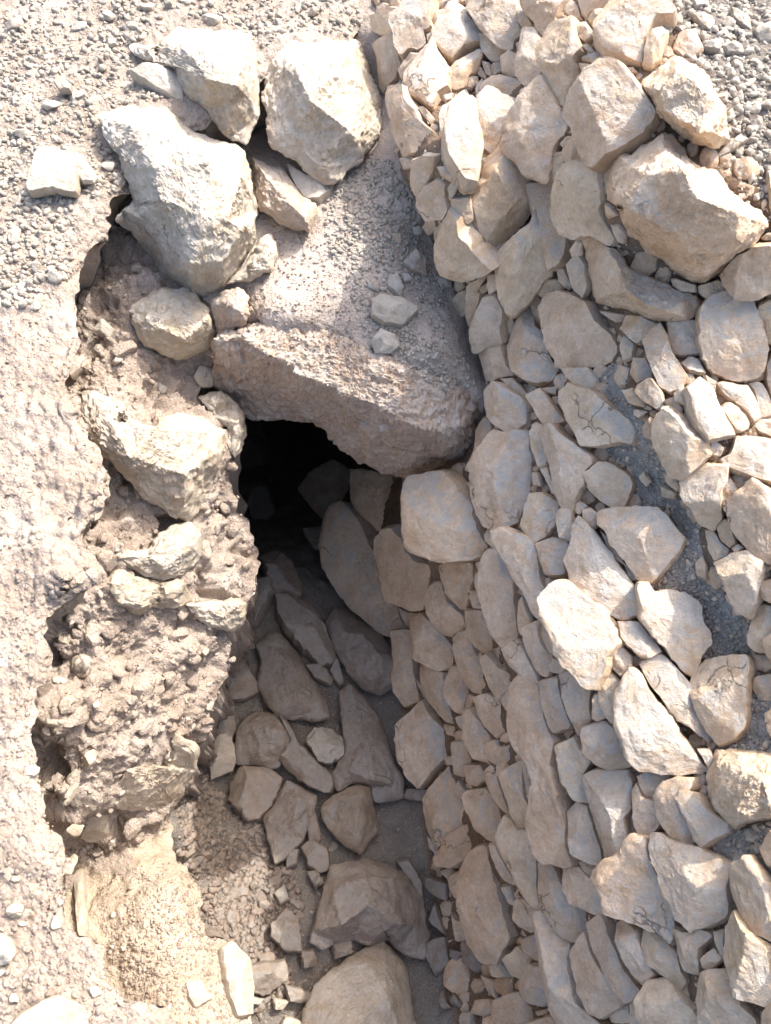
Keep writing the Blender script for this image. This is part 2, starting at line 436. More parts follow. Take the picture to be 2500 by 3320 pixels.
def edged_sheet(name, PX, PY, Pg, poly, dirfun, mat, NR=8, extra=None):
    F = grid_faces(inpoly(PX, PY, jitter_edge(np.array(poly, float))))
    V = Pg.reshape(-1, 3).copy()
    e = np.concatenate([F[:, [0, 1]], F[:, [1, 2]], F[:, [2, 3]], F[:, [3, 0]]])
    es = np.sort(e, 1); key = es[:, 0].astype(np.int64) * 10000000 + es[:, 1]
    u, inv, cnt = np.unique(key, return_inverse=True, return_counts=True)
    be = e[cnt[inv] == 1]
    fx, fy = PX.ravel(), PY.ravel()
    inner = ((fx[be] > PX.min() + 1) & (fy[be] > PY.min() + 1) & (fy[be] < PY.max() - 1)).all(1)
    be = be[inner]; bv = np.unique(be); nb = {}
    for a, b in be: nb.setdefault(a, []).append(b); nb.setdefault(b, []).append(a)
    for _ in range(3):
        new = {k: (V[k] * .4 + .6 * np.mean([V[j] for j in v], axis=0)) for k, v in nb.items() if len(v) == 2}
        for k, p in new.items(): V[k] = p
    allV, skF, cnt_v = [V], [], len(V)
    prev = {int(k): int(k) for k in bv}
    lean, drop = zip(*[dirfun(fx[k], fy[k]) for k in bv]); lean = np.array(lean); drop = np.array(drop)
    for r in range(1, NR + 1):
        q = r / NR
        pts = V[bv] + lean * q ** .7 - np.array([0, 0, 1.0]) * drop[:, None] * q
        pts = pts + (fbm(pts, 10, 5, .62)[:, None] * .035 * min(1, 2.5 * q)) * np.array([1, -.5, .2])
        cur = {int(k): cnt_v + i for i, k in enumerate(bv)}; cnt_v += len(bv); allV.append(pts)
        for a, b in be: skF.append((prev[int(a)], prev[int(b)], cur[int(b)], cur[int(a)]))
        prev = cur
    V2, F2, _ = compact(np.concatenate(allV), np.concatenate([F, np.array(skF)]))
    o = tag(mesh_obj(name, V2, F2, mat), kind='structure')
    if extra:
        cx_, cy_ = fx[F].mean(1), fy[F].mean(1)
        wob = 40 * perlin(np.stack([cx_ / 90, cy_ / 90, cx_ * 0 + 4.4], -1)) + 14 * perlin(np.stack([cx_ / 22, cy_ / 22, cx_ * 0 + 1.4], -1))
        mi_ = np.zeros(len(F2), np.int32)
        for i_, (pl_, m_) in enumerate(extra):
            o.data.materials.append(m_); mi_[:len(F)][inpoly(cx_ + wob, cy_ + wob, pl_)] = i_ + 1
        if len(o.data.polygons) == len(mi_): o.data.polygons.foreach_set('material_index', mi_)
    return o

def bank_dir(x, y):
    if (x > 720 and y < 1300) or x > 1000:
        if x > 1240 and y < 1380: return (.03, 0, 0), .30
        return (0, .16, 0), .30
    return (-.14, .02, 0), .75
edged_sheet('earth_bank', UPX, UPY, UPP, U_EDGE, bank_dir, M_BANK, extra=[([(700,480),(1700,200),(1700,1500),(700,1250),(720,1050)], M_FILL), ([(180,2780),(400,2830),(560,2620),(1000,2700),(1000,3900),(180,3900)], M_SAND)])
edged_sheet('level_ground', RPX, RPY, RPP, R_EDGE, lambda x, y: ((-.05, .05, 0), .30) if (y < 600 and x > 560) else ((-.19, .02, 0), .36) if y < 2550 else ((-.42, .0, 0), .85), M_BANK)

# lower sheet: pit floor, ground behind the wall stones, tunnel floor, ground at the top right
lm = np.ones(LPX.shape, bool)
LEFTCUT = inpoly(LPX, LPY, [(1100,-700),(1180,-100),(1200,150),(1200,340),(1240,560),(1330,790),(1420,990),(1480,1150),(1500,1250),(700,1250),(350,1250),(350,-700)])
Fl = grid_faces(lm)
JOINTS = [(1180,-60),(2150,-60),(2290,240),(2400,500),(2520,720),(2560,3700),(1530,3700),(1340,2500),(1250,1950),(1150,1500),(1520,1400),(1540,1180),(1290,560)]
LEDGES = [[(1950,1190),(2010,1170),(2030,1290),(2060,1330),(2130,1420),(2200,1600),(2260,1700),(2300,1860),(2370,1950),(2430,2020),(2440,2150),(2500,2250),(2560,2450),(2320,2440),(2420,2300),(2430,2160),(2280,2130),(2220,1950),(2110,1900),(2220,1750),(2150,1640),(2060,1640),(2050,1520),(1950,1470),(1990,1420),(2060,1420),(1960,1280)],
          [(2280,2760),(2370,2690),(2560,2680),(2560,2900),(2390,2800),(2370,2800)]]
fcx = LPX.ravel()[Fl].mean(1); fcy = LPY.ravel()[Fl].mean(1)
mi = inpoly(fcx, fcy, JOINTS)
mi = mi.astype(np.int32)
for l_ in LEDGES: mi[inpoly(fcx, fcy, l_)] = 2
V, F, _ = compact(LPP.reshape(-1, 3), Fl)
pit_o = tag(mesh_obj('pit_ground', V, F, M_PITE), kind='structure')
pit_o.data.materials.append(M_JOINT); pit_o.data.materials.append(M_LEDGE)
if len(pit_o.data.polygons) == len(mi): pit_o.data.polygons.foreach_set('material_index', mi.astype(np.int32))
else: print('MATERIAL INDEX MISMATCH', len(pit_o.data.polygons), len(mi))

# outer ground: continues the level ground out of frame on both sides
def outer(name, zf, xs, ys, mat):
    PX, PY = np.meshgrid(xs, ys); P = at_z(PX, PY, zf(PX, PY))
    return P

def plain(name, x0, x1, y0, y1, z, n, mat):
    xs = np.linspace(x0, x1, n); ys = np.linspace(y0, y1, n); X, Y = np.meshgrid(xs, ys)
    P = np.stack([X, Y, np.full_like(X, z)], -1); P[..., 2] += fbm(P, 1.5, 4) * .03
    tag(mesh_obj(name, P.reshape(-1, 3), grid_faces(np.ones(X.shape, bool)), mat), kind='structure')
plain('ground', -30, -.93, -25, 30, -.09, 60, M_BANK)
plain('ground', -.80, 4.0, 4.3, 30, -.04, 40, M_BANK)
plain('ground', 1.02, 30, -25, 30, .0, 60, M_BANK)

# ------------------------------------------------------------------ lookup of points on the sheets
def sample(which, px, py):
    PXg, PYg, Pg, Ng = {'U': (UPX, UPY, UPP, UPN), 'R': (RPX, RPY, RPP, RPN), 'L': (LPX, LPY, LPP, LPN)}[which]
    i = np.clip(((np.asarray(py) - PYg[0, 0]) / STEP).round().astype(int), 0, Pg.shape[0] - 1)
    j = np.clip(((np.asarray(px) - PXg[0, 0]) / STEP).round().astype(int), 0, Pg.shape[1] - 1)
    return Pg[i, j], Ng[i, j]

ZF = {'U': zU, 'B': zB, 'L': zL}
def smooth_normal(which, px, py, r=70):
    zf = ZF[which]
    xs = np.array([px - r, px + r, px, px], float); ys = np.array([py, py, py - r, py + r], float)
    P = at_z(xs, ys, zf(xs, ys)); n = np.cross(P[1] - P[0], P[3] - P[2]); n /= np.linalg.norm(n)
    c = at_z(np.array([px]), np.array([py]), zf(np.array([px]), np.array([py])))[0]
    if np.dot(n, CAM - c) < 0: n = -n
    return c, n

def parse(s, tile):
    ox, oy, k = TILES[tile]
    return [(ox + float(a.split(',')[0]) / k, oy + float(a.split(',')[1]) / k) for a in s.split()]

def densify(poly, n, rough, seed):
    """polygon -> n points round it at even angle-ish spacing, corners slightly worn, edge broken by noise"""
    p = np.array(poly, float); m = len(p)
    seg = np.linalg.norm(np.roll(p, -1, 0) - p, axis=1); tot = seg.sum(); cum = np.concatenate([[0], np.cumsum(seg)])
    q = np.linspace(0, tot, n, endpoint=False); idx = np.searchsorted(cum, q, side='right') - 1
    f = (q - cum[idx]) / (seg[idx] + 1e-9)
    pts = p[idx] + (np.roll(p, -1, 0)[idx] - p[idx]) * f[:, None]
    if n > 60: pts = .6 * pts + .2 * (np.roll(pts, 1, 0) + np.roll(pts, -1, 0))
    size = math.sqrt(tot) * 0 + tot / 4
    ang = np.stack([pts[:, 0] / size * 3, pts[:, 1] / size * 3, np.full(n, seed * 1.7)], -1)
    c = p.mean(0); d = pts - c; d /= np.linalg.norm(d, axis=1)[:, None] + 1e-9
    j = fbm(ang, 2.6, 5, .68) * size * rough
    return pts + d * j[:, None]

def centroid(poly):
    p = np.array(poly, float); x, y = p[:, 0], p[:, 1]; x1, y1 = np.roll(x, -1), np.roll(y, -1)
    a = (x * y1 - x1 * y); A = a.sum()
    if abs(A) < 1e-6: return p.mean(0)
    return np.array([((x + x1) * a).sum(), ((y + y1) * a).sum()]) / (3 * A)

def rock_faces(n, rings):
    f = []
    a = np.arange(n); b = (a + 1) % n
    for r in range(rings - 1):
        f.append(np.stack([r * n + a, (r + 1) * n + a, (r + 1) * n + b, r * n + b], -1))
    return np.concatenate(f)

POLYS = []          # every traced outline, so that loose chips keep clear of them
def plane_rock(name, poly, which, mat, parent=None, grow=1.085, thick=1.0, lift=0.0, tilt=.45, seed=None, facets=4, smooth=True, rough=.022, boxy=9.0, ctrl=None, track=True):
    """a stone whose outline lies in a plane on the ground/wall; its face is cut by a few random planes"""
    seed = random.randrange(10000) if seed is None else seed
    rg = np.random.default_rng(seed)
    c2 = centroid(poly)
    if track: POLYS.append(poly)
    c, n = smooth_normal(which, float(c2[0]), float(c2[1]))
    view = CAM - c; dist = np.linalg.norm(view); view = view / dist
    n = n * (1 - tilt) + view * tilt; n /= np.linalg.norm(n)
    A = abs(0.5 * sum(poly[i][0] * poly[i - 1][1] - poly[i - 1][0] * poly[i][1] for i in range(len(poly))))
    size_px = math.sqrt(A); size = size_px * dist / FPX
    t = size * .30 * thick
    segs = int(np.clip(size_px / 3.0, 26, 110)); nr = int(np.clip(size_px / 7, 5, 40))
    out = densify(poly, segs, rough, seed)
    out = c2 + (out - c2) * (1 + (grow - 1) * min(1.0, 160 / size_px))
    pc = c + n * (t * .35 + lift)
    d = ray(out[:, 0], out[:, 1]); tt = ((pc - CAM) @ n) / (d @ n); O = CAM + d * tt[:, None]
    dc = ray(c2[0], c2[1]); C = CAM + dc * (((pc - CAM) @ n) / (dc @ n))
    ux = np.cross([0, 0, 1.0], n); ux /= np.linalg.norm(ux); uy = np.cross(n, ux)
    # clamp very grazing stretch
    rel = O - C
    s = np.linspace(0, 1, nr + 1)[1:] ** .8
    planes = []
    lx0 = rel @ ux; ly0 = rel @ uy
    for k in range(facets):
        a = rg.uniform(0, 2 * math.pi) if k else rg.uniform(-.5, 1.4)
        reach = (math.cos(a) * lx0 + math.sin(a) * ly0).max()
        top = t * rg.uniform(.75, 1.0); low = t * rg.uniform(.05, .55)
        pos_ = reach * rg.uniform(-.25, .45)            # where this facet starts to fall away
        sl = (top - low) / max(reach - pos_, 1e-4)
        planes.append((math.cos(a) * sl, math.sin(a) * sl, top + sl * pos_))
    rings = [np.repeat((C)[None], segs, 0)]; hs = []
    P = [C[None].repeat(segs, 0)] + [C + rel * q for q in s]
    S = np.concatenate([[0], s])
    V = []
    for q, X in zip(S, P):
        h = t * (1 - q ** boxy) ** (1 / boxy) * .95
        lx = (X - C) @ ux; ly = (X - C) @ uy
        h = np.full(segs, h)
        pl = np.full(segs, 1e9)
        for (a, b, k) in planes: pl = np.minimum(pl, k - (a * lx + b * ly))
        h = np.minimum(h, np.maximum(pl, t * .05))
        V.append(X + n * h[:, None])
    # sides and back
    for k, q in enumerate((1.0, .97, .86, .6, .0)):
        V.append(C + rel * q - n * t * (.3, .7, 1.05, 1.3, 1.35)[k])
    V = np.concatenate(V)
    q = (V - C) / size
    # displacement: broad undulation, chipped ridges, fine grain
    dirn = V - (C - n * t * .5); dirn /= np.linalg.norm(dirn, axis=1)[:, None] + 1e-9
    w = fbm(V + seed * .37, 1.6 / size, 3, .5) * size * .022 + chipped(V, 2.2 / size, seed * 1.37) * size * .055 + (chipped(V, 8.5 / size, seed * 2.1) * size * .014 if size_px > 45 else 0) + fbm(V, 42, 5, .68) * .0024
    V = V + (dirn * .4 + n * .6) * w[:, None]
    V[:segs] = V[:segs].mean(0); V[-segs:] = V[-segs:].mean(0)
    F = rock_faces(segs, len(V) // segs)
    o = mesh_obj(name, V, F, mat, parent, smooth, 26)
    set_origin(o, C)
    return o

def tri_height(outline, oz, ctrl, Q):
    """piecewise-linear interpolation of heights given at outline and inner points"""
    pts = [Vector(p) for p in outline] + [Vector((a, b)) for a, b, _ in ctrl]
    z = list(oz) + [c[2] for c in ctrl]
    k = len(outline)
    vs, _, fs, ov, _, _ = delaunay_2d_cdt(pts, [], [list(range(k))], 1, 1e-5)
    zz = [z[o[0]] if o else 0 for o in ov]
    out = np.full(len(Q), np.nan)
    best = np.full(len(Q), -9.0)
    for f in fs:
        for i in range(1, len(f) - 1):
            a, b, c = (np.array(vs[f[0]]), np.array(vs[f[i]]), np.array(vs[f[i + 1]]))
            den = (b[1] - c[1]) * (a[0] - c[0]) + (c[0] - b[0]) * (a[1] - c[1])
            if abs(den) < 1e-9: continue
            l1 = ((b[1] - c[1]) * (Q[:, 0] - c[0]) + (c[0] - b[0]) * (Q[:, 1] - c[1])) / den
            l2 = ((c[1] - a[1]) * (Q[:, 0] - c[0]) + (a[0] - c[0]) * (Q[:, 1] - c[1])) / den
            l3 = 1 - l1 - l2; mn = np.minimum(np.minimum(l1, l2), l3)
            m = mn > best
            l1c, l2c, l3c = np.clip(l1, 0, 1), np.clip(l2, 0, 1), np.clip(l3, 0, 1); ss = l1c + l2c + l3c
            val = (l1c * zz[f[0]] + l2c * zz[f[i]] + l3c * zz[f[i + 1]]) / ss
            out = np.where(m, val, out); best = np.where(m, mn, best)
    return out

def shaped_rock(name, poly, which, ctrl, mat, oz=None, back=.12, seed=1, rough=.02, round_=.03, amp=1.0, parent=None, absolute=False, soften=0):
    """a boulder modelled from measured points: ctrl = (px, py, metres above the ground sheet) or absolute heights"""
    POLYS.append(poly)
    zf = ZF[which]
    c2 = centroid(poly)
    A = abs(0.5 * sum(poly[i][0] * poly[i - 1][1] - poly[i - 1][0] * poly[i][1] for i in range(len(poly))))
    size_px = math.sqrt(A)
    segs = int(np.clip(size_px / 2.6, 60, 260)); nr = int(np.clip(size_px / 6.5, 20, 90))
    px = np.array([p[0] for p in poly]); py = np.array([p[1] for p in poly])
    b0 = np.zeros(len(poly)) if absolute else zf(px, py)
    ozv = b0 + (np.array(oz) if oz is not None else .01)
    cc = [(a, b, c + (0 if absolute else float(zf(np.array([a]), np.array([b]))[0]))) for a, b, c in ctrl]
    out = densify(poly, segs, rough, seed)
    S = np.concatenate([[0.0], np.linspace(0, 1, nr + 1)[1:] ** .85])
    Q = np.concatenate([c2 + (out - c2) * q for q in S])
    z = tri_height(poly, ozv, cc, Q)
    Z = z.reshape(len(S), segs)
    for _ in range(soften):
        Zn = Z.copy(); Zn[1:-1] = .5 * Z[1:-1] + .125 * (Z[:-2] + Z[2:] + np.roll(Z, 1, 1)[1:-1] + np.roll(Z, -1, 1)[1:-1]); Z = Zn
    P = at_z(Q[:, 0], Q[:, 1], Z.ravel())
    d = P - CAM; L = np.linalg.norm(d, axis=1); d = d / L[:, None]
    cz = P[:segs].mean(0); size = size_px * L.mean() / FPX
    s = np.repeat(S, segs)
    fall = round_ * (1 - (1 - np.clip(s, 0, 1) ** 6) ** (1 / 2.5))
    P = P + d * fall[:, None]
    Pg = P.reshape(len(S), segs, 3)
    du = np.roll(Pg, -1, 1) - np.roll(Pg, 1, 1); dv = np.gradient(Pg, axis=0)
    N = np.cross(dv, du).reshape(-1, 3); N /= np.linalg.norm(N, axis=1)[:, None] + 1e-12
    sg = np.sign((N * -d).sum(1)); N = N * np.where(sg == 0, 1, sg)[:, None]
    w = amp * (fbm(P + seed, 2.2 / size, 3, .5) * size * .010 + chipped(P, 3.2 / size, seed * 1.9) * size * .030 + chipped(P, 11 / size, seed * 3.3) * size * .010 + fbm(P, 30, 6, .70) * .0068)
    P = P + N * w[:, None]
    P[:segs] = P[:segs].mean(0)
    R_ = [P]
    last = P[-segs:]; dl = d[-segs:]; cen = last.mean(0)
    for q, k in ((.97, .35), (.85, .75), (.55, 1.0), (.0, 1.1)):
        R_.append(cen + (last - cen) * q + dl * back * k)
    R_[-1][:] = R_[-1].mean(0)
    V = np.concatenate(R_)
    o = mesh_obj(name, V, rock_faces(segs, len(V) // segs), mat, parent, True, 24)
    set_origin(o, cen)
    return o

# ------------------------------------------------------------------ traced outlines: tile = (x, y, scale) of the close-up they were read from
TILES = {'A': (1100,0,2.38), 'B': (1800,0,2.38), 'C': (1300,650,2.38), 'D': (1800,650,2.38), 'E': (1200,1200,2.38), 'F': (1800,1200,2.38),
 'G': (1200,1850,2.38), 'H': (1800,1850,2.38), 'I': (1300,2500,2.38), 'J': (1800,2500,2.38), 'P': (600,1300,1.666), 'Q': (500,2300,1.5145),
 'T': (0,0,1.666), 'M': (0,1000,1.666), 'N': (0,2000,1.666), 'S': (600,400,1.666), 'X': (0,0,1.0)}

WALL_STONES = {
'A': """410,140 540,20 640,-20 740,-10 720,100 710,180 720,240 670,270 680,370 630,400 560,405 510,460 460,400 450,290 405,200
260,130 330,110 400,60 470,65 410,140 400,220 350,280 260,240
290,50 350,25 400,45 400,70 330,110 290,100
390,-30 540,-30 520,30 450,70 410,50
280,350 400,255 440,310 460,400 500,460 475,550 460,620 380,715 340,660 330,500
470,560 500,490 560,410 625,415 630,460 560,520 550,570 490,620
530,600 600,490 640,440 700,380 725,300 760,420 850,540 850,680 780,760 750,900 660,820 570,800 560,720 530,680
730,270 760,200 850,45 930,40 1000,110 1055,180 1085,250 1080,370 970,410 880,510 820,460 750,390
710,130 750,95 820,70 790,130 740,230 715,200
1020,100 1060,20 1050,-40 1390,-40 1390,180 1415,260 1410,300 1370,330 1360,405 1280,410 1190,330 1120,260 1070,170
1420,-40 1790,-40 1720,80 1680,190 1600,310 1540,250 1530,200 1450,110
1385,70 1420,80 1500,200 1430,230 1390,180
1085,270 1150,270 1220,350 1280,410 1240,480 1175,480 1110,400
1250,440 1340,405 1410,460 1400,600 1330,605 1270,570
1430,230 1500,220 1550,310 1565,420 1590,560 1530,640 1480,695 1410,620 1400,520 1420,400
850,540 900,500 990,440 1080,380 1105,430 1060,560 1000,590 980,670 890,730 855,700
1060,530 1100,520 1140,600 1130,620 1070,580
1165,500 1240,480 1265,560 1200,610 1170,560
1100,470 1165,490 1180,600 1130,570
980,610 1070,590 1070,650 1020,690 980,680
1120,640 1200,605 1300,605 1400,630 1430,670 1390,780 1270,760 1150,735 1105,700
1065,640 1100,610 1130,650 1090,760 1060,800 1050,700
1070,840 1160,740 1270,775 1330,790 1420,800 1370,920 1300,1000 1200,1215 1100,1160 1070,1040
1400,690 1440,670 1470,700 1430,790 1390,730
1330,1120 1370,920 1430,790 1560,590 1600,640 1680,800 1740,890 1790,1000 1700,1130 1680,1420 1620,1400 1500,1370 1450,1270 1340,1180
880,770 980,690 1000,740 990,790 900,790
800,740 880,720 870,770 820,790
770,890 800,820 880,780 840,850 820,960 800,1040 775,1000
800,1060 840,880 940,800 1050,830 1050,1020 1100,1130 1060,1410 980,1420 920,1370 830,1250 805,1150
420,700 540,690 560,790 640,880 660,960 720,1010 790,1060 780,1100 700,1170 660,1180 500,1210 450,1100 430,950 405,800
610,830 660,830 740,920 710,960 640,890
590,1230 680,1190 780,1200 760,1270 740,1330 700,1400 620,1530 590,1480
760,1290 840,1285 900,1350 860,1400 790,1360
640,1510 700,1420 780,1370 830,1420 840,1540 860,1600 820,1680 700,1680 640,1580
840,1450 890,1370 950,1400 870,1530 850,1540
480,1220 600,1215 570,1300 510,1310
1010,1580 1070,1400 1180,1250 1300,1120 1390,1200 1440,1330 1500,1430 1470,1490 1400,1680 1330,1810 1150,1945 1090,1830 1030,1700
790,1160 820,1150 830,1260 790,1240
1370,340 1425,320 1410,400 1380,400
1280,1060 1330,1025 1350,1070 1330,1120 1290,1100
820,-30 940,-30 910,35 860,30
975,-30 1050,-30 1050,40 1000,90 975,30
670,260 730,250 725,320 690,360
490,620 540,590 530,640 545,700 480,650
430,690 470,620 490,680 420,700
330,960 380,930 425,965 400,1000 335,1005""",
'B': """-100,390 -40,280 0,210 150,160 170,290 230,420 180,500 210,600 140,700 60,815 0,740 -40,620 -90,500
65,90 130,5 190,60 210,150 130,155
180,-30 450,-30 400,50 340,80 270,110 250,150 210,110 185,40
255,150 310,90 400,60 380,120 320,215 270,190
310,270 330,200 380,120 450,-30 790,-30 850,60 935,120 890,170 790,170 730,260 690,380 670,550 590,520 500,490 440,470 350,400 320,330
690,390 730,265 830,235 880,280 830,370 820,450 740,520 680,490
155,190 230,170 290,240 295,290 240,335 180,290
210,350 250,340 310,400 260,415
215,465 310,405 370,440 370,500 340,525 250,490
190,500 260,500 325,540 290,610 220,570
145,700 200,590 280,610 210,730 150,725
65,810 120,705 180,770 120,880 70,885
120,930 200,760 290,630 430,500 530,520 600,610 700,740 780,890 730,980 660,1070 590,1150 460,1215 340,1310 270,1280 200,1130 170,1010
340,1250 380,1195 450,1230 360,1300
65,1170 110,1080 180,1075 240,1180 220,1240 130,1265 80,1240
40,1110 90,1050 150,1060 70,1150
-10,1190 60,1175 100,1290 70,1430 -10,1430 -20,1300
60,1600 100,1350 180,1250 240,1240 350,1310 385,1480 390,1600 410,1700 470,1840 430,1890 320,1800 250,1800 200,1840 110,1790 70,1690
390,1570 450,1600 490,1660 410,1690
540,530 600,520 640,560 580,570""",
'C': """285,440 280,330 330,190 400,60 480,130 500,210 580,290 620,390 720,510 650,550 480,610 350,550 300,480
400,60 390,-20 530,-30 560,150 520,180 480,130
260,240 300,185 325,200 290,340 265,300
1004,-97 1090,-137 1190,-117 1240,0 1260,130 1300,250 1310,400 1280,480 1200,520 1140,400 1080,200 1040,50
740,430 840,330 1000,220 1040,90 1060,170 1110,320 1160,440 1150,590 1090,640 1050,710 980,790 870,890 810,850 770,740 740,600
940,100 1000,10 1040,60 980,110
680,410 760,320 830,310 820,350 720,430
1210,520 1260,520 1330,660 1290,690 1230,620
1050,690 1130,610 1220,605 1260,680 1130,755 1080,730
1300,490 1370,410 1430,500 1470,650 1420,745 1350,690 1310,570
1310,380 1360,300 1390,330 1400,420 1330,440
600,670 660,640 670,700 630,725
665,570 740,560 755,680 680,735
540,650 640,580 690,545 665,600 600,680 640,720 600,850 580,940 540,980 520,900
610,860 650,740 740,735 800,850 790,950 810,1090 690,1110 610,1170 575,1160 580,960
605,1180 700,1115 810,1100 830,1260 890,1350 780,1360 720,1395 660,1380 640,1280
385,780 470,700 540,690 540,860 490,890 440,860
795,880 840,850 870,920 900,990 830,1040 800,960
985,765 1060,730 1110,790 1110,900 1155,1030 1120,1050 1060,1000 1040,890
835,1130 870,1040 990,830 1040,890 1060,1010 1150,1060 1180,1250 1240,1310 1190,1390 1080,1425 980,1400 890,1330 850,1220
1105,850 1140,750 1250,710 1390,750 1480,800 1560,950 1650,1030 1700,1140 1660,1240 1510,1280 1270,1290 1190,1160 1150,1000
1180,1180 1220,1210 1270,1300 1190,1290
1255,1310 1450,1295 1520,1380 1490,1455 1380,1450 1300,1380
770,1380 870,1370 990,1500 970,1520 830,1430
1090,1450 1200,1440 1190,1500 1130,1490
685,455 725,440 720,470 690,475""",
'D': """1300,560 1420,430 1560,350 1680,340 1680,700 1560,750 1430,740 1330,650
1590,290 1640,250 1700,250 1700,310 1610,310
900,610 930,600 1080,650 1090,710 970,700 910,660
1110,710 1110,660 1260,610 1330,680 1280,730 1170,760
1100,930 1120,830 1190,760 1330,720 1500,760 1540,900 1580,1000 1620,1150 1600,1290 1540,1370 1400,1400 1300,1370 1190,1310 1140,1230 1100,1080
1535,880 1580,800 1700,760 1700,1110 1610,1080
510,990 560,890 680,900 800,960 700,1060 650,1110 530,1010
680,1090 760,1010 820,965 870,1060 890,1160 950,1250 1010,1350 960,1440 890,1480 820,1450 750,1290
870,960 1080,930 1110,1010 1110,1180 980,1200 910,1180 880,1060
510,1130 540,1040 620,1110 600,1220 540,1240
580,1330 620,1220 700,1220 750,1310 740,1370 680,1400 640,1420
640,1430 740,1370 820,1480 840,1590 790,1610 680,1550 620,1480
965,1260 1040,1205 1110,1230 1160,1330 1120,1340 1030,1320
1150,1350 1240,1400 1230,1470 1180,1460
1515,1390 1560,1330 1640,1310 1610,1380 1530,1410
1615,1380 1620,1260 1700,1150 1700,1600 1640,1480
840,1550 920,1520 980,1600 970,1666 900,1640
915,1490 990,1430 1010,1580 920,1550
530,1470 600,1450 690,1560 680,1590 580,1570
350,850 540,880 530,940 470,940
435,200 490,180 545,250 540,330 500,310
410,150 490,120 500,160 430,185
690,1570 750,1600 740,1620 690,1610""",
'E': """905,170 1000,100 1090,150 1190,220 1225,290 1225,400 1150,470 1080,485 1010,430 930,360 915,290
1225,220 1310,140 1370,200 1460,330 1520,400 1430,430 1340,430 1280,300
1250,480 1270,410 1350,440 1375,520 1370,720 1310,745 1260,620
820,740 870,600 950,470 1090,490 1230,470 1250,700 1255,870 1225,990 1160,1180 1010,1230 900,1190 830,1010
850,480 900,350 950,400 955,490 860,640 790,770 740,760 820,650
390,830 590,780 700,900 820,1030 880,1200 940,1380 870,1450 640,1460 400,1380 380,1200 380,950
270,1110 330,1070 380,1200 390,1350 340,1360 290,1250
320,940 370,935 370,1110 320,1110
255,920 340,930 310,1030 260,1030
255,840 350,840 340,920 255,905
60,1310 130,1230 220,1220 300,1290 340,1370 420,1460 540,1490 500,1640 470,1817 370,1822 240,1787 150,1767 120,1627 100,1500 60,1400
575,1470 810,1480 810,1590 780,1700 755,1850 700,1830 650,1740 600,1560
820,1480 890,1470 890,1540 830,1540
530,1520 580,1560 640,1720 600,1690 550,1600
820,1560 890,1555 880,1640 930,1820 910,1840 860,1800 830,1650
890,1480 930,1410 1050,1385 1100,1490 1140,1600 1150,1750 1150,2050 1040,2125 980,2030 940,1830 890,1720 885,1600
885,1270 920,1210 1000,1240 1040,1370 980,1385 920,1330
1000,1260 1060,1225 1160,1270 1250,1290 1320,1400 1330,1600 1370,1750 1330,1930 1260,1870 1220,1700 1120,1550 1060,1420 1000,1330
1205,1210 1230,1050 1250,960 1340,950 1470,1030 1440,1190 1370,1300 1300,1340 1240,1280
1440,1120 1480,1070 1560,1080 1575,1250 1540,1315 1470,1290
1305,1340 1400,1300 1520,1310 1545,1400 1510,1470 1520,1580 1380,1585 1340,1450
1320,760 1380,750 1440,950 1400,950 1370,860
1255,790 1310,790 1330,900 1260,890
720,870 800,865 800,895 740,905
770,1710 810,1700 870,1850 830,1840""",
'F': """60,180 120,110 170,140 300,160 450,290 560,370 620,480 600,570 500,545 370,585 240,580 200,480 130,350 70,260
-75,490 10,420 70,500 150,560 290,660 330,720 260,780 250,870 180,980 150,1085 60,1040 15,940 -10,760 -50,650
130,1080 190,1010 250,1050 200,1120 150,1100
215,1080 270,1065 330,1110 325,1210 260,1245 215,1150
90,1490 150,1350 160,1220 200,1150 300,1240 400,1370 520,1540 600,1660 640,1860 520,1932 410,1867 270,1777 140,1667 120,1560
250,800 370,710 450,730 560,800 605,870 590,940 540,1060 470,1075 380,1020 280,930
350,1100 480,1065 700,1070 810,1080 900,1180 1010,1300 930,1430 850,1530 740,1640 640,1610 570,1500 450,1350 420,1260 340,1200
765,400 840,295 940,350 1040,460 1150,560 1180,660 1100,740 1000,830 900,800 850,680 790,560
975,860 1080,790 1180,735 1330,740 1320,850 1290,930 1290,1130 1220,1225 1110,1170 1080,1080 990,950
1320,1040 1420,990 1550,870 1640,920 1700,1000 1700,1510 1560,1440 1460,1350 1380,1240 1350,1120
1290,690 1370,640 1400,520 1560,530 1700,560 1700,880 1540,850 1380,770 1300,730
1365,830 1400,790 1530,860 1410,950
1300,880 1350,830 1400,900 1400,970 1330,1020 1290,1010
1240,1190 1320,1150 1370,1180 1380,1250 1400,1340 1350,1370 1280,1310
1160,1240 1230,1240 1290,1330 1360,1390 1330,1440 1240,1475 1190,1390
1365,1380 1410,1340 1450,1370 1400,1420
1260,1490 1360,1425 1480,1410 1600,1480 1610,1600 1570,1780 1510,1907 1420,1860 1380,1720 1340,1580
1080,1490 1130,1440 1170,1500 1170,1620 1100,1590
1520,430 1580,380 1700,370 1700,560 1560,480
680,440 730,370 780,480 780,560 700,510
820,890 930,940 930,1000 820,980
840,800 930,810 970,900 940,930 870,880
1010,1060 1080,1070 1110,1140 1070,1180 1020,1110
650,820 690,780 740,860 700,900
350,1240 450,1330 520,1500 560,1520 440,1440
535,1510 590,1540 640,1630 580,1620
610,300 710,320 650,370 610,340
1180,590 1220,540 1300,600 1270,665 1190,650
1265,310 1330,250 1400,280 1490,410 1480,460 1390,480 1320,400
990,170 1050,130 1110,70 1160,110 1220,190 1260,320 1370,460 1380,500 1150,555 1060,450 1020,250
1240,110 1310,95 1480,130 1530,250 1550,380 1500,420 1440,320 1310,210
1480,110 1580,100 1650,230 1666,350 1560,375 1520,180""",
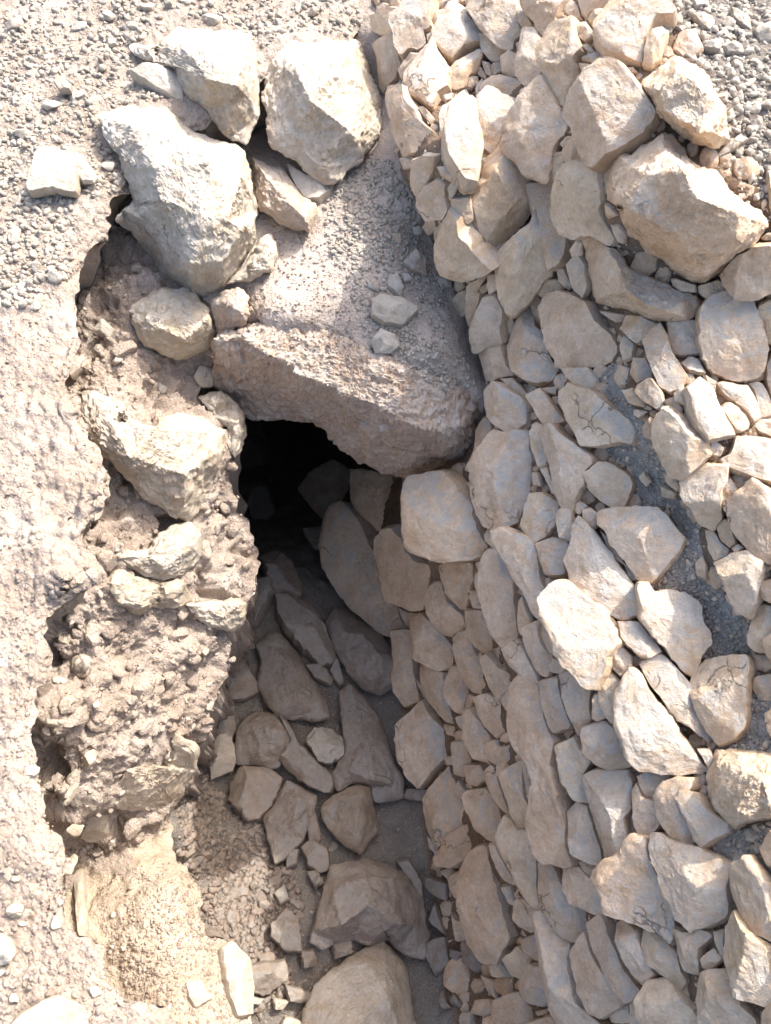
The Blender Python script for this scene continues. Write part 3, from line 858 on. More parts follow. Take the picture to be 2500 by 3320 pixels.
'G': """480,180 500,90 560,85 650,210 760,310 770,430 640,500 600,490 540,380 490,290
325,335 460,330 560,410 640,540 700,640 700,710 580,765 480,710 370,640 345,520
235,275 330,330 330,460 290,430
165,390 240,345 290,450 180,460
170,480 330,460 370,600 360,750 400,1000 280,1040 220,930 210,700
755,310 900,300 960,450 1030,590 880,635 820,560 780,450
705,480 770,460 860,680 930,900 840,950 780,920 740,800 690,600
400,740 470,710 600,790 620,950 680,1180 600,1160 480,1030 410,850
610,850 640,740 720,740 770,900 730,1110 680,1090 610,950
870,680 930,640 1030,750 1150,830 1090,900 1010,1000 940,900
1040,600 1150,535 1220,600 1290,780 1320,870 1220,840 1100,720
1205,440 1300,395 1350,560 1440,660 1390,820 1300,780 1240,580
1340,380 1370,330 1420,400 1470,600 1480,670 1400,630 1350,520
1150,240 1190,190 1250,380 1200,520 1155,470
1390,730 1440,670 1530,730 1480,800 1400,780
1325,860 1460,820 1500,1000 1560,1200 1440,1250 1390,1120 1340,1000
825,990 940,945 1010,990 1090,1110 1070,1230 980,1290 900,1200 850,1080
1010,960 1070,910 1100,960 1100,1090 1050,1070
1095,900 1160,830 1290,880 1340,1000 1400,1180 1480,1300 1460,1450 1510,1620 1520,1780 1560,1900 1560,2080 1610,2200 1560,2270 1440,2200 1350,2190 1310,2050 1270,1900 1330,1860 1350,1650 1270,1450 1190,1390 1110,1280 1085,1140 1110,1050
1200,1450 1290,1460 1360,1610 1340,1800 1290,1830 1250,1720 1220,1560
735,1080 800,1070 880,1150 950,1290 920,1480 800,1440 750,1250
650,1320 740,1320 800,1450 740,1590 670,1570
250,1180 420,1010 500,1130 580,1210 640,1310 640,1400 540,1510 410,1666 340,1580 280,1440
575,1190 650,1200 650,1280 590,1260
885,1330 980,1300 1020,1370 980,1500 910,1460
990,1370 1100,1345 1120,1430 1050,1610 980,1570
725,1500 880,1490 910,1600 850,1666 760,1620
580,1440 640,1430 660,1500 590,1500
770,950 830,970 770,1060 730,1080
670,1130 730,1110 730,1230 690,1210
365,820 480,950 500,1060 430,1000
770,190 820,160 850,210 890,295 820,290""",
'H': """-65,220 60,80 140,130 260,230 360,290 410,380 500,560 430,650 410,750 320,920 230,870 190,770 120,740 60,620 10,480 -60,340
45,790 170,770 290,920 290,1140 240,1210 180,1270 150,1140 90,1000
490,400 640,400 740,520 820,620 740,670 660,670 560,580 510,520
415,650 500,570 590,660 590,750 510,815 430,740
640,100 730,100 760,180 900,160 1040,200 1130,270 1110,370 1190,490 1190,580 1110,650 1100,760 1060,820 960,740 850,600 740,500 650,370
660,730 820,650 900,720 1020,850 1070,950 1120,1120 1200,1270 1170,1310 1040,1200 900,1110 820,980 730,870
470,950 590,750 680,800 740,940 890,1110 960,1240 1040,1350 1120,1470 1200,1520 1100,1545 930,1550 700,1520 590,1480 520,1300 470,1170
1070,830 1160,700 1360,670 1500,670 1530,760 1500,920 1490,1180 1410,1290 1260,1335 1180,1220 1130,1080
320,800 430,785 500,860 470,960 470,1160 430,1170 350,1000
290,1140 300,960 340,950 400,1130 320,1160
235,1210 380,1160 470,1220 540,1340 600,1500 430,1530 250,1400
50,1340 170,1280 240,1400 300,1460 250,1560 270,1780 200,1750 90,1600
1530,370 1600,260 1700,280 1700,640 1560,620 1500,560
1560,100 1700,60 1700,250 1590,210
1285,130 1340,100 1360,150 1310,160
1310,190 1360,170 1385,250 1350,270
1365,290 1410,280 1440,340 1390,345
400,400 430,350 490,420 490,510 430,500
1100,1380 1190,1370 1210,1430 1240,1450 1180,1520 1140,1440
1620,1100 1680,1060 1700,1180 1620,1170""",
'I': """300,680 400,500 530,410 600,520 670,550 560,640 420,740 320,730
495,760 570,610 690,570 740,720 800,880 850,1030 930,1250 870,1330 830,1390 810,1450 680,1440 590,1290 540,1100 495,900
690,560 750,560 830,700 910,880 840,860 760,750
765,520 810,360 880,380 940,460 1050,460 1080,560 1080,830 1100,1070 1040,1020 930,890 830,700
560,150 690,130 790,270 800,400 740,550 680,510 560,300 530,200
530,310 600,420 680,530 560,450
420,150 460,60 520,180 460,210
900,990 960,970 1090,1050 1080,1220 1000,1240 910,1130
790,880 860,870 890,1040 830,1020
960,1290 1080,1240 1110,1450 1050,1460 970,1380
820,1450 940,1340 1040,1440 960,1600 860,1580
670,1430 760,1400 850,1590 740,1590
955,1600 1020,1490 1130,1500 1190,1720 1100,1815 1000,1770 960,1700
735,1770 960,1690 1050,1820 1060,1990 780,1990 740,1880
620,1570 730,1620 740,1760 660,1680
370,830 440,770 490,760 500,1040 420,960
440,1060 510,1050 520,1130 480,1150
400,1100 440,1150 560,1170 570,1310 450,1310
1050,1850 1150,1830 1120,1880 1060,1890
215,490 300,590 300,680 220,590
200,220 310,60 380,-30 430,60 520,200 530,400 440,460 310,590 230,490 200,350
815,20 870,-20 960,-80 990,50 1020,230 1050,300 1050,440 930,450 880,300
670,0 730,-60 800,120 870,350 800,310 700,140
1090,1090 1180,1100 1210,1220 1330,1320 1340,1450 1420,1700 1500,1880 1660,1960 1280,1990 1200,1720 1130,1470 1090,1280
310,770 400,740 440,770 360,830""",
'J': """245,40 330,-10 560,0 610,100 600,280 550,350 590,530 510,620 390,640 370,520 300,300 260,180
105,310 180,240 290,270 370,600 370,740 250,680 170,620 140,430
620,150 660,90 700,210 790,230 830,400 740,510 660,500 630,400
655,40 720,5 900,20 890,100 830,160 800,220 710,210
805,200 860,110 960,55 1080,70 1100,150 990,180 1000,260 1080,480 1080,560 960,550 860,440 820,330
970,215 1020,165 1110,180 1200,310 1340,410 1330,470 1140,590 1080,530 1060,400
520,430 610,320 630,400 640,500 580,525 530,500
370,790 440,700 560,650 650,500 770,510 800,680 870,870 940,1050 930,1270 890,1330 830,1230 740,1210 590,1140 480,1110 440,950 370,850
785,500 830,480 960,560 1140,600 1300,690 1385,720 1370,900 1370,1090 1240,1180 1090,1235 980,1130 960,1050 900,950 860,790 790,650
1385,770 1510,660 1560,720 1700,900 1700,1310 1510,1220 1430,1080 1390,920
70,750 190,735 300,830 370,850 410,1000 490,1090 430,1110 310,1080 160,1000 80,900
180,700 240,690 360,760 310,830 250,780
-110,720 -20,700 60,840 150,970 240,1070 280,1200 150,1310 60,1260 -60,1060 -100,950
275,1170 390,1105 440,1170 500,1330 560,1500 690,1700 590,1775 490,1680 400,1500 320,1320
490,1180 560,1140 680,1230 700,1340 780,1560 690,1645 620,1590 550,1400
150,1420 220,1290 270,1240 330,1400 450,1580 560,1780 370,1890 290,1840 220,1680 180,1500
710,1220 800,1215 860,1300 950,1400 1040,1610 970,1690 890,1600 750,1480 700,1350
940,1210 1050,1250 1180,1220 1240,1280 1140,1380 1140,1570 1040,1550 970,1400
1130,1450 1220,1370 1290,1460 1200,1540 1150,1530
1235,1240 1310,1220 1320,1460 1280,1430
1325,1220 1430,1095 1520,1230 1700,1360 1700,1830 1570,1780 1450,1740 1390,1560 1320,1470
1120,1760 1150,1570 1320,1540 1420,1660 1500,1800 1600,1920 1600,2020 1160,2020
670,1780 720,1630 880,1610 970,1700 1100,1840 1160,2020 720,2020
415,1840 580,1800 590,1940 450,1930
590,1790 640,1780 720,1990 600,1990
1590,1860 1700,1830 1700,2020 1610,1960
480,640 520,635 525,670 490,675""",
'P': """940,380 1080,395 1175,415 1190,590 1060,700 1010,640 945,560
800,760 830,620 900,560 960,600 1020,700 1070,850 1090,1050 1170,1110 1160,1250 1080,1260 940,1130 870,1020 810,880
660,500 740,400 850,350 930,400 940,540 840,560 760,650
640,700 780,680 790,830 700,820""",
}
wall = bpy.data.objects.new('dry_stone_wall', None); scene.collection.objects.link(wall)
wall.location = (.55, 1.1, -.9)
tag(wall, 'battered dry stone wall of rough limestone blocks lining the right side of the trench', 'wall')
bpy.context.view_layer.update()
WALL_INV = wall.matrix_world.inverted()
def into_wall(o):
    loc = o.location.copy(); o.parent = wall; o.matrix_parent_inverse = WALL_INV; o.location = loc

k = 0
BIG = {}
for tile, text in WALL_STONES.items():
    for line in text.split('\n'):
        poly = parse(line, tile); k += 1
        o = plane_rock('stone', poly, 'L', M_WALL, seed=100 + k, thick=random.uniform(1.0, 1.4), lift=random.uniform(.006, .030), tilt=.35,
                       facets=random.choice((3, 4, 5)))
        into_wall(o)

# the three largest blocks of the wall head and the corner block, modelled from measured points
W_BIG = [
 ('B', '650,655 700,600 780,550 930,410 1060,480 1190,590 1210,690 1320,830 1320,980 1360,1080 1250,1160 1060,1110 960,1030 870,960 760,850 710,760',
  [('1040,600',.13), ('1180,740',.12), ('1290,900',.10), ('800,700',.10), ('860,860',.10), ('1120,1010',.13), ('1250,1030',.10), ('940,560',.11)], M_WALL),
 ('B', '360,1320 480,1200 580,1190 840,1010 930,1050 1000,1180 1100,1260 1250,1330 1440,1560 1590,1620 1660,1740 1540,1907 1280,2097 1150,2197 1000,2167 850,2037 680,1927 640,1837 560,1837 510,1727 490,1600 395,1540 360,1400',
  [('1000,1330',.17), ('1080,1520',.19), ('1420,1650',.16), ('700,1350',.13), ('560,1600',.14), ('900,1800',.18), ('1150,2050',.14), ('1400,1850',.15), ('830,1120',.08)], M_WALL),
 ('D', '195,310 250,255 330,280 440,360 540,460 620,540 800,620 900,670 1050,720 1120,760 1130,830 1050,930 870,950 750,930 540,840 430,830 310,800 280,640 250,480 230,380',
  [('500,520',.10), ('560,700',.11), ('700,800',.10), ('380,560',.09), ('340,740',.08), ('900,860',.08), ('700,650',.05), ('420,400',.07)], M_WALL),
 ('J', '1170,60 1170,0 1240,-170 1420,-170 1700,-140 1700,390 1560,390 1400,450 1340,410 1220,310 1190,200',
  [('1400,-20',.10), ('1600,60',.12), ('1300,100',.10), ('1400,300',.12), ('1450,200',.13), ('1250,-60',.06)], M_WALL),
]
for i, (tile, ptxt, ctrl, mat) in enumerate(W_BIG):
    ox, oy, kk = TILES[tile]
    cc = [(ox + float(a.split(',')[0]) / kk, oy + float(a.split(',')[1]) / kk, h) for a, h in ctrl]
    poly = parse(ptxt, tile)
    o = shaped_rock('stone', poly, 'L', cc, mat, seed=40 + i, rough=.012, back=.12, round_=.03, oz=[.03] * len(poly), amp=.7)
    into_wall(o)

# ------------------------------------------------------------------ the big slab bridging the trench over the dark opening
SLAB = [(684,1096),(760,1040),(900,970),(1100,930),(1350,1000),(1500,1120),(1565,1230),(1562,1330),(1556,1400),(1542,1468),(1506,1498),(1452,1510),(1380,1540),(1320,1552),(1248,1537),
 (1170,1510),(1098,1462),(1050,1395),(1020,1371),(960,1366),(900,1360),(850,1362),(798,1354),(745,1310),(690,1258)]
SLAB_Z = [-0.24,-0.29,-0.30,-0.31,-0.37,-0.45,-0.47,-0.49,-0.55,-0.61,-0.67,-0.70,-0.75,-0.75,-0.73,-0.71,-0.67,-0.63,-0.61,-0.61,-0.60,-0.60,-0.60,-0.55,-0.47]
SLAB_C = [(705,1100,-0.22),(790,1088,-0.23),(830,1125,-0.24),(870,1152,-0.25),(940,1178,-0.26),(960,1212,-0.265),(1045,1242,-0.28),(1110,1272,-0.29),(1178,1300,-0.3),(1240,1320,-0.32),(1320,1370,-0.34),(1420,1400,-0.37),(1500,1380,-0.39),(1545,1330,-0.42),
 (900,1060,-0.245),(1100,1130,-0.265),(1300,1200,-0.29),(1450,1230,-0.335),(1200,1420,-0.47),(1350,1460,-0.51),(1470,1450,-0.49),(900,1270,-0.45),(1050,1330,-0.49),(790,1230,-0.39),(1150,1370,-0.43)]
slab = shaped_rock('stone_slab', SLAB, 'U', SLAB_C, M_SLAB, oz=SLAB_Z, absolute=True, back=.22, seed=5, rough=.008, round_=.02, amp=1.5, soften=1)
tag(slab, 'huge pinkish limestone slab bridging the trench above the dark tunnel opening', 'slab')

# ------------------------------------------------------------------ boulders of the upper left
def C(tile, txt):
    ox, oy, kk = TILES[tile]
    return [(ox + float(a) / kk, oy + float(b) / kk, float(h)) for a, b, h in (w.split(',') for w in txt.split())]

BOULDERS = [
 ('T', '690,250 730,230 850,235 960,150 1100,155 1260,165 1360,190 1395,290 1400,480 1390,640 1335,790 1220,740 1100,600 990,510 930,390 840,340 720,300',
  '800,260,.05 1000,260,.11 1200,280,.13 1330,300,.10 1130,430,.15 1280,460,.14 960,360,.08 1240,560,.08 1340,520,.07', 'U', M_PALE,
  'long pale boulder with a pointed left end, left of the deep gap at the top', .02),
 ('X', '850,330 865,210 885,165 930,125 1050,115 1170,135 1200,225 1239,330 1237,435 1185,510 1080,600 1035,593 930,510 870,465 862,360',
  '960,230,.12 1100,210,.12 1190,300,.08 1010,330,.145 1130,420,.11 960,420,.06 1050,510,.05 900,300,.05 1200,410,.05', 'U', M_PALE,
  'tall cream boulder with stained lower left side, right of the deep gap at the top', .02),
 ('T', '530,620 700,570 900,580 1000,690 1200,770 1310,780 1350,900 1400,1130 1390,1300 1300,1440 1220,1560 1150,1680 1050,1620 980,1550 870,1500 800,1380 700,1260 620,1190 660,1130 720,1090 650,860 580,780',
  '700,680,.07 900,740,.13 830,900,.14 860,1060,.16 980,1230,.22 1090,1170,.24 1230,1190,.22 1320,1230,.19 1300,950,.17 1150,880,.17 1030,1420,.22 1200,1420,.18 850,1260,.12 760,1180,.08', 'U', M_PALE,
  'largest sunlit boulder on the left bank with a warm shaded underside', .02),
 ('M', '430,560 450,440 570,460 640,570 620,600 700,600 840,640 860,580 1000,570 1130,590 1240,660 1230,760 1170,930 1100,1040 1040,1150 940,1150 870,1070 780,1040 610,850 520,760 470,640',
  '620,640,.07 800,700,.09 860,660,.10 1050,650,.09 1180,700,.08 1180,780,.09 700,800,.09 1000,900,.10 1000,1060,.07 560,560,.03', 'U', M_PALE,
  'wedge shaped boulder with a bright white top edge in the left bank', .02),
 ('N', '550,1020 640,900 680,820 780,800 930,800 950,740 940,620 1000,650 1080,700 1060,830 1010,940 930,1060 780,1050 650,1040',
  '700,840,.05 930,820,.06 1040,720,.05 800,940,.05 950,950,.05', 'U', M_PALE,
  'ochre block with a smooth flat underside jutting from the lower left bank', .02),
 ('M', '700,0 740,-30 870,-120 1020,-110 1130,0 1170,130 1130,220 980,280 870,250 760,180 720,60',
  '850,100,.07 1000,170,.09 1120,60,.06 900,-20,.05', 'U', M_PALE,
  'rough ledge rock half in shadow just under the largest left boulder', .02),
 ('M', '610,1340 800,1300 850,1220 950,1160 1040,1150 1090,1220 1090,1350 990,1440 870,1470 740,1430',
  '800,1340,.05 900,1250,.06 1040,1280,.07 900,1400,.06', 'U', M_PALE,
  'whitish rock under the wedge shaped boulder, shading a hollow below it', .02),
 ('M', '590,1460 640,1400 760,1450 870,1480 1000,1450 1030,1560 990,1620 850,1610 740,1660 620,1590',
  '700,1500,.03 760,1600,.05 900,1540,.05 1000,1500,.04', 'U', M_PALE,
  'jagged ledge rock with two shadow points on it in the left bank', .02),
 ('M', '1000,1600 1150,1580 1290,1560 1330,1600 1320,1700 1250,1750 1150,1720 1060,1680',
  '1100,1610,.03 1280,1610,.05 1200,1670,.04', 'U', M_PALE,
  'pale block at the nose of the left bank, sunlit on top and ochre below', .02),
 ('M', '1070,480 1190,430 1280,510 1325,590 1330,700 1270,820 1230,760 1240,660 1150,590',
  '1180,500,.05 1290,620,.05 1270,700,.04', 'U', M_PALE,
  'rounded pinkish rock at the left edge of the dark opening', .02),
 ('S', '355,180 450,210 540,250 640,400 720,440 680,600 560,570 400,470',
  '450,300,.05 560,430,.06 640,500,.05', 'U', M_SLAB,
  'smooth reddish rock between the two upper boulders and the slab', .02),
 ('S', '220,870 330,760 400,620 470,600 505,690 470,800 350,850',
  '380,780,.04 450,700,.05', 'U', M_PALE,
  'flat grey rock with a clean edge behind the largest left boulder', .02),
 ('S', '140,960 200,900 300,890 340,930 350,1030 330,1090 180,1150 140,1050',
  '250,980,.04 300,1020,.04', 'U', M_SLAB,
  'brown cracked rock in shadow above the left end of the slab', .02),
 ('Q', '770,1090 820,900 860,760 980,740 1060,730 1210,790 1280,860 1320,940 1350,1100 1340,1230 1280,1230 1200,1190 1150,1130 1050,1170 980,1130 900,1150 820,1190 760,1150',
  '980,780,.12 1010,830,.17 1180,830,.17 1050,960,.22 920,1060,.18 1190,1050,.22 1280,1060,.14 1100,1110,.15 880,900,.12 1290,1180,.08', 'L', M_PIT,
  'largest grey boulder on the pit floor with a ridged sloping face', .02),
 ('Q', '730,1470 780,1360 900,1250 1010,1180 1120,1130 1180,1190 1240,1260 1270,1450 1310,1640 700,1640',
  '900,1400,.12 1050,1250,.14 1130,1220,.12 1140,1400,.22 1000,1550,.22 1200,1550,.16', 'L', M_PALE,
  'pale pointed boulder cut by the bottom edge of the photo', .02),
 ('Q', '905,-90 960,-130 1040,-60 1100,30 1160,180 1180,270 1225,330 1225,440 1150,460 1080,460 1060,380 980,360 900,410 860,330 930,210 920,100',
  '960,60,.09 1050,160,.13 1080,350,.12 1180,380,.08 950,300,.10 1000,-40,.08', 'L', M_PIT,
  'long tapering grey rock lying against the foot of the wall in the pit', .02),
 ('P', '750,1190 800,1105 900,1150 1040,1240 1130,1350 1165,1430 1150,1540 1060,1590 970,1570 880,1480 800,1330',
  '830,1180,.12 960,1260,.15 1060,1380,.16 1060,1480,.14 900,1360,.10 860,1250,.12', 'L', M_PIT,
  'long oval block leaning out of the dark opening, topmost of the pit rocks', .02),
 ('X', '825,2090 870,2050 905,2050 945,2090 990,2160 1060,2270 1070,2330 1030,2345 900,2330 860,2280 830,2220 845,2150',
  '890,2100,.10 950,2170,.12 960,2270,.13 1020,2310,.08 880,2240,.08', 'L', M_PIT,
  'large slanting grey slab of rock in the pit beside the bank nose', .02),
 ('Q', '390,230 400,100 450,30 560,10 650,50 690,120 680,190 630,240 620,290 570,300 480,280 400,275',
  '500,100,.11 590,100,.12 630,170,.10 520,230,.10 450,200,.08', 'L', M_PIT,
  'blunt faceted rock in the pit, just above the rounded one', .02),
 ('Q', '810,480 880,420 980,370 1060,370 1080,470 1110,600 1060,660 1020,720 940,680 880,620 820,540',
  '1020,420,.13 1000,560,.15 1010,660,.10 880,500,.08 1080,560,.08', 'L', M_PIT,
  'sharp three sided mauve rock in the middle of the pit', .02),
 ('Q', '530,540 600,440 650,340 700,370 805,420 790,490 740,640 640,740 590,770 560,650',
  '700,440,.10 680,560,.10 620,620,.07 760,470,.09', 'L', M_PIT,
  'broad flat topped grey rock half buried in the pit gravel', .02),
]
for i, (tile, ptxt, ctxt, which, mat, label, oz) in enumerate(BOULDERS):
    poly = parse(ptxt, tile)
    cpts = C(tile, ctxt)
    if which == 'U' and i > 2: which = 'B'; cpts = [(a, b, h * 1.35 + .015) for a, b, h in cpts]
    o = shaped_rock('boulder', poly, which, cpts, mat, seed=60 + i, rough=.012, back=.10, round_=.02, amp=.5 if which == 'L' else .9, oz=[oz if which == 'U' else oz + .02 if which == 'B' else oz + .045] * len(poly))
    tag(o, label, 'boulder')

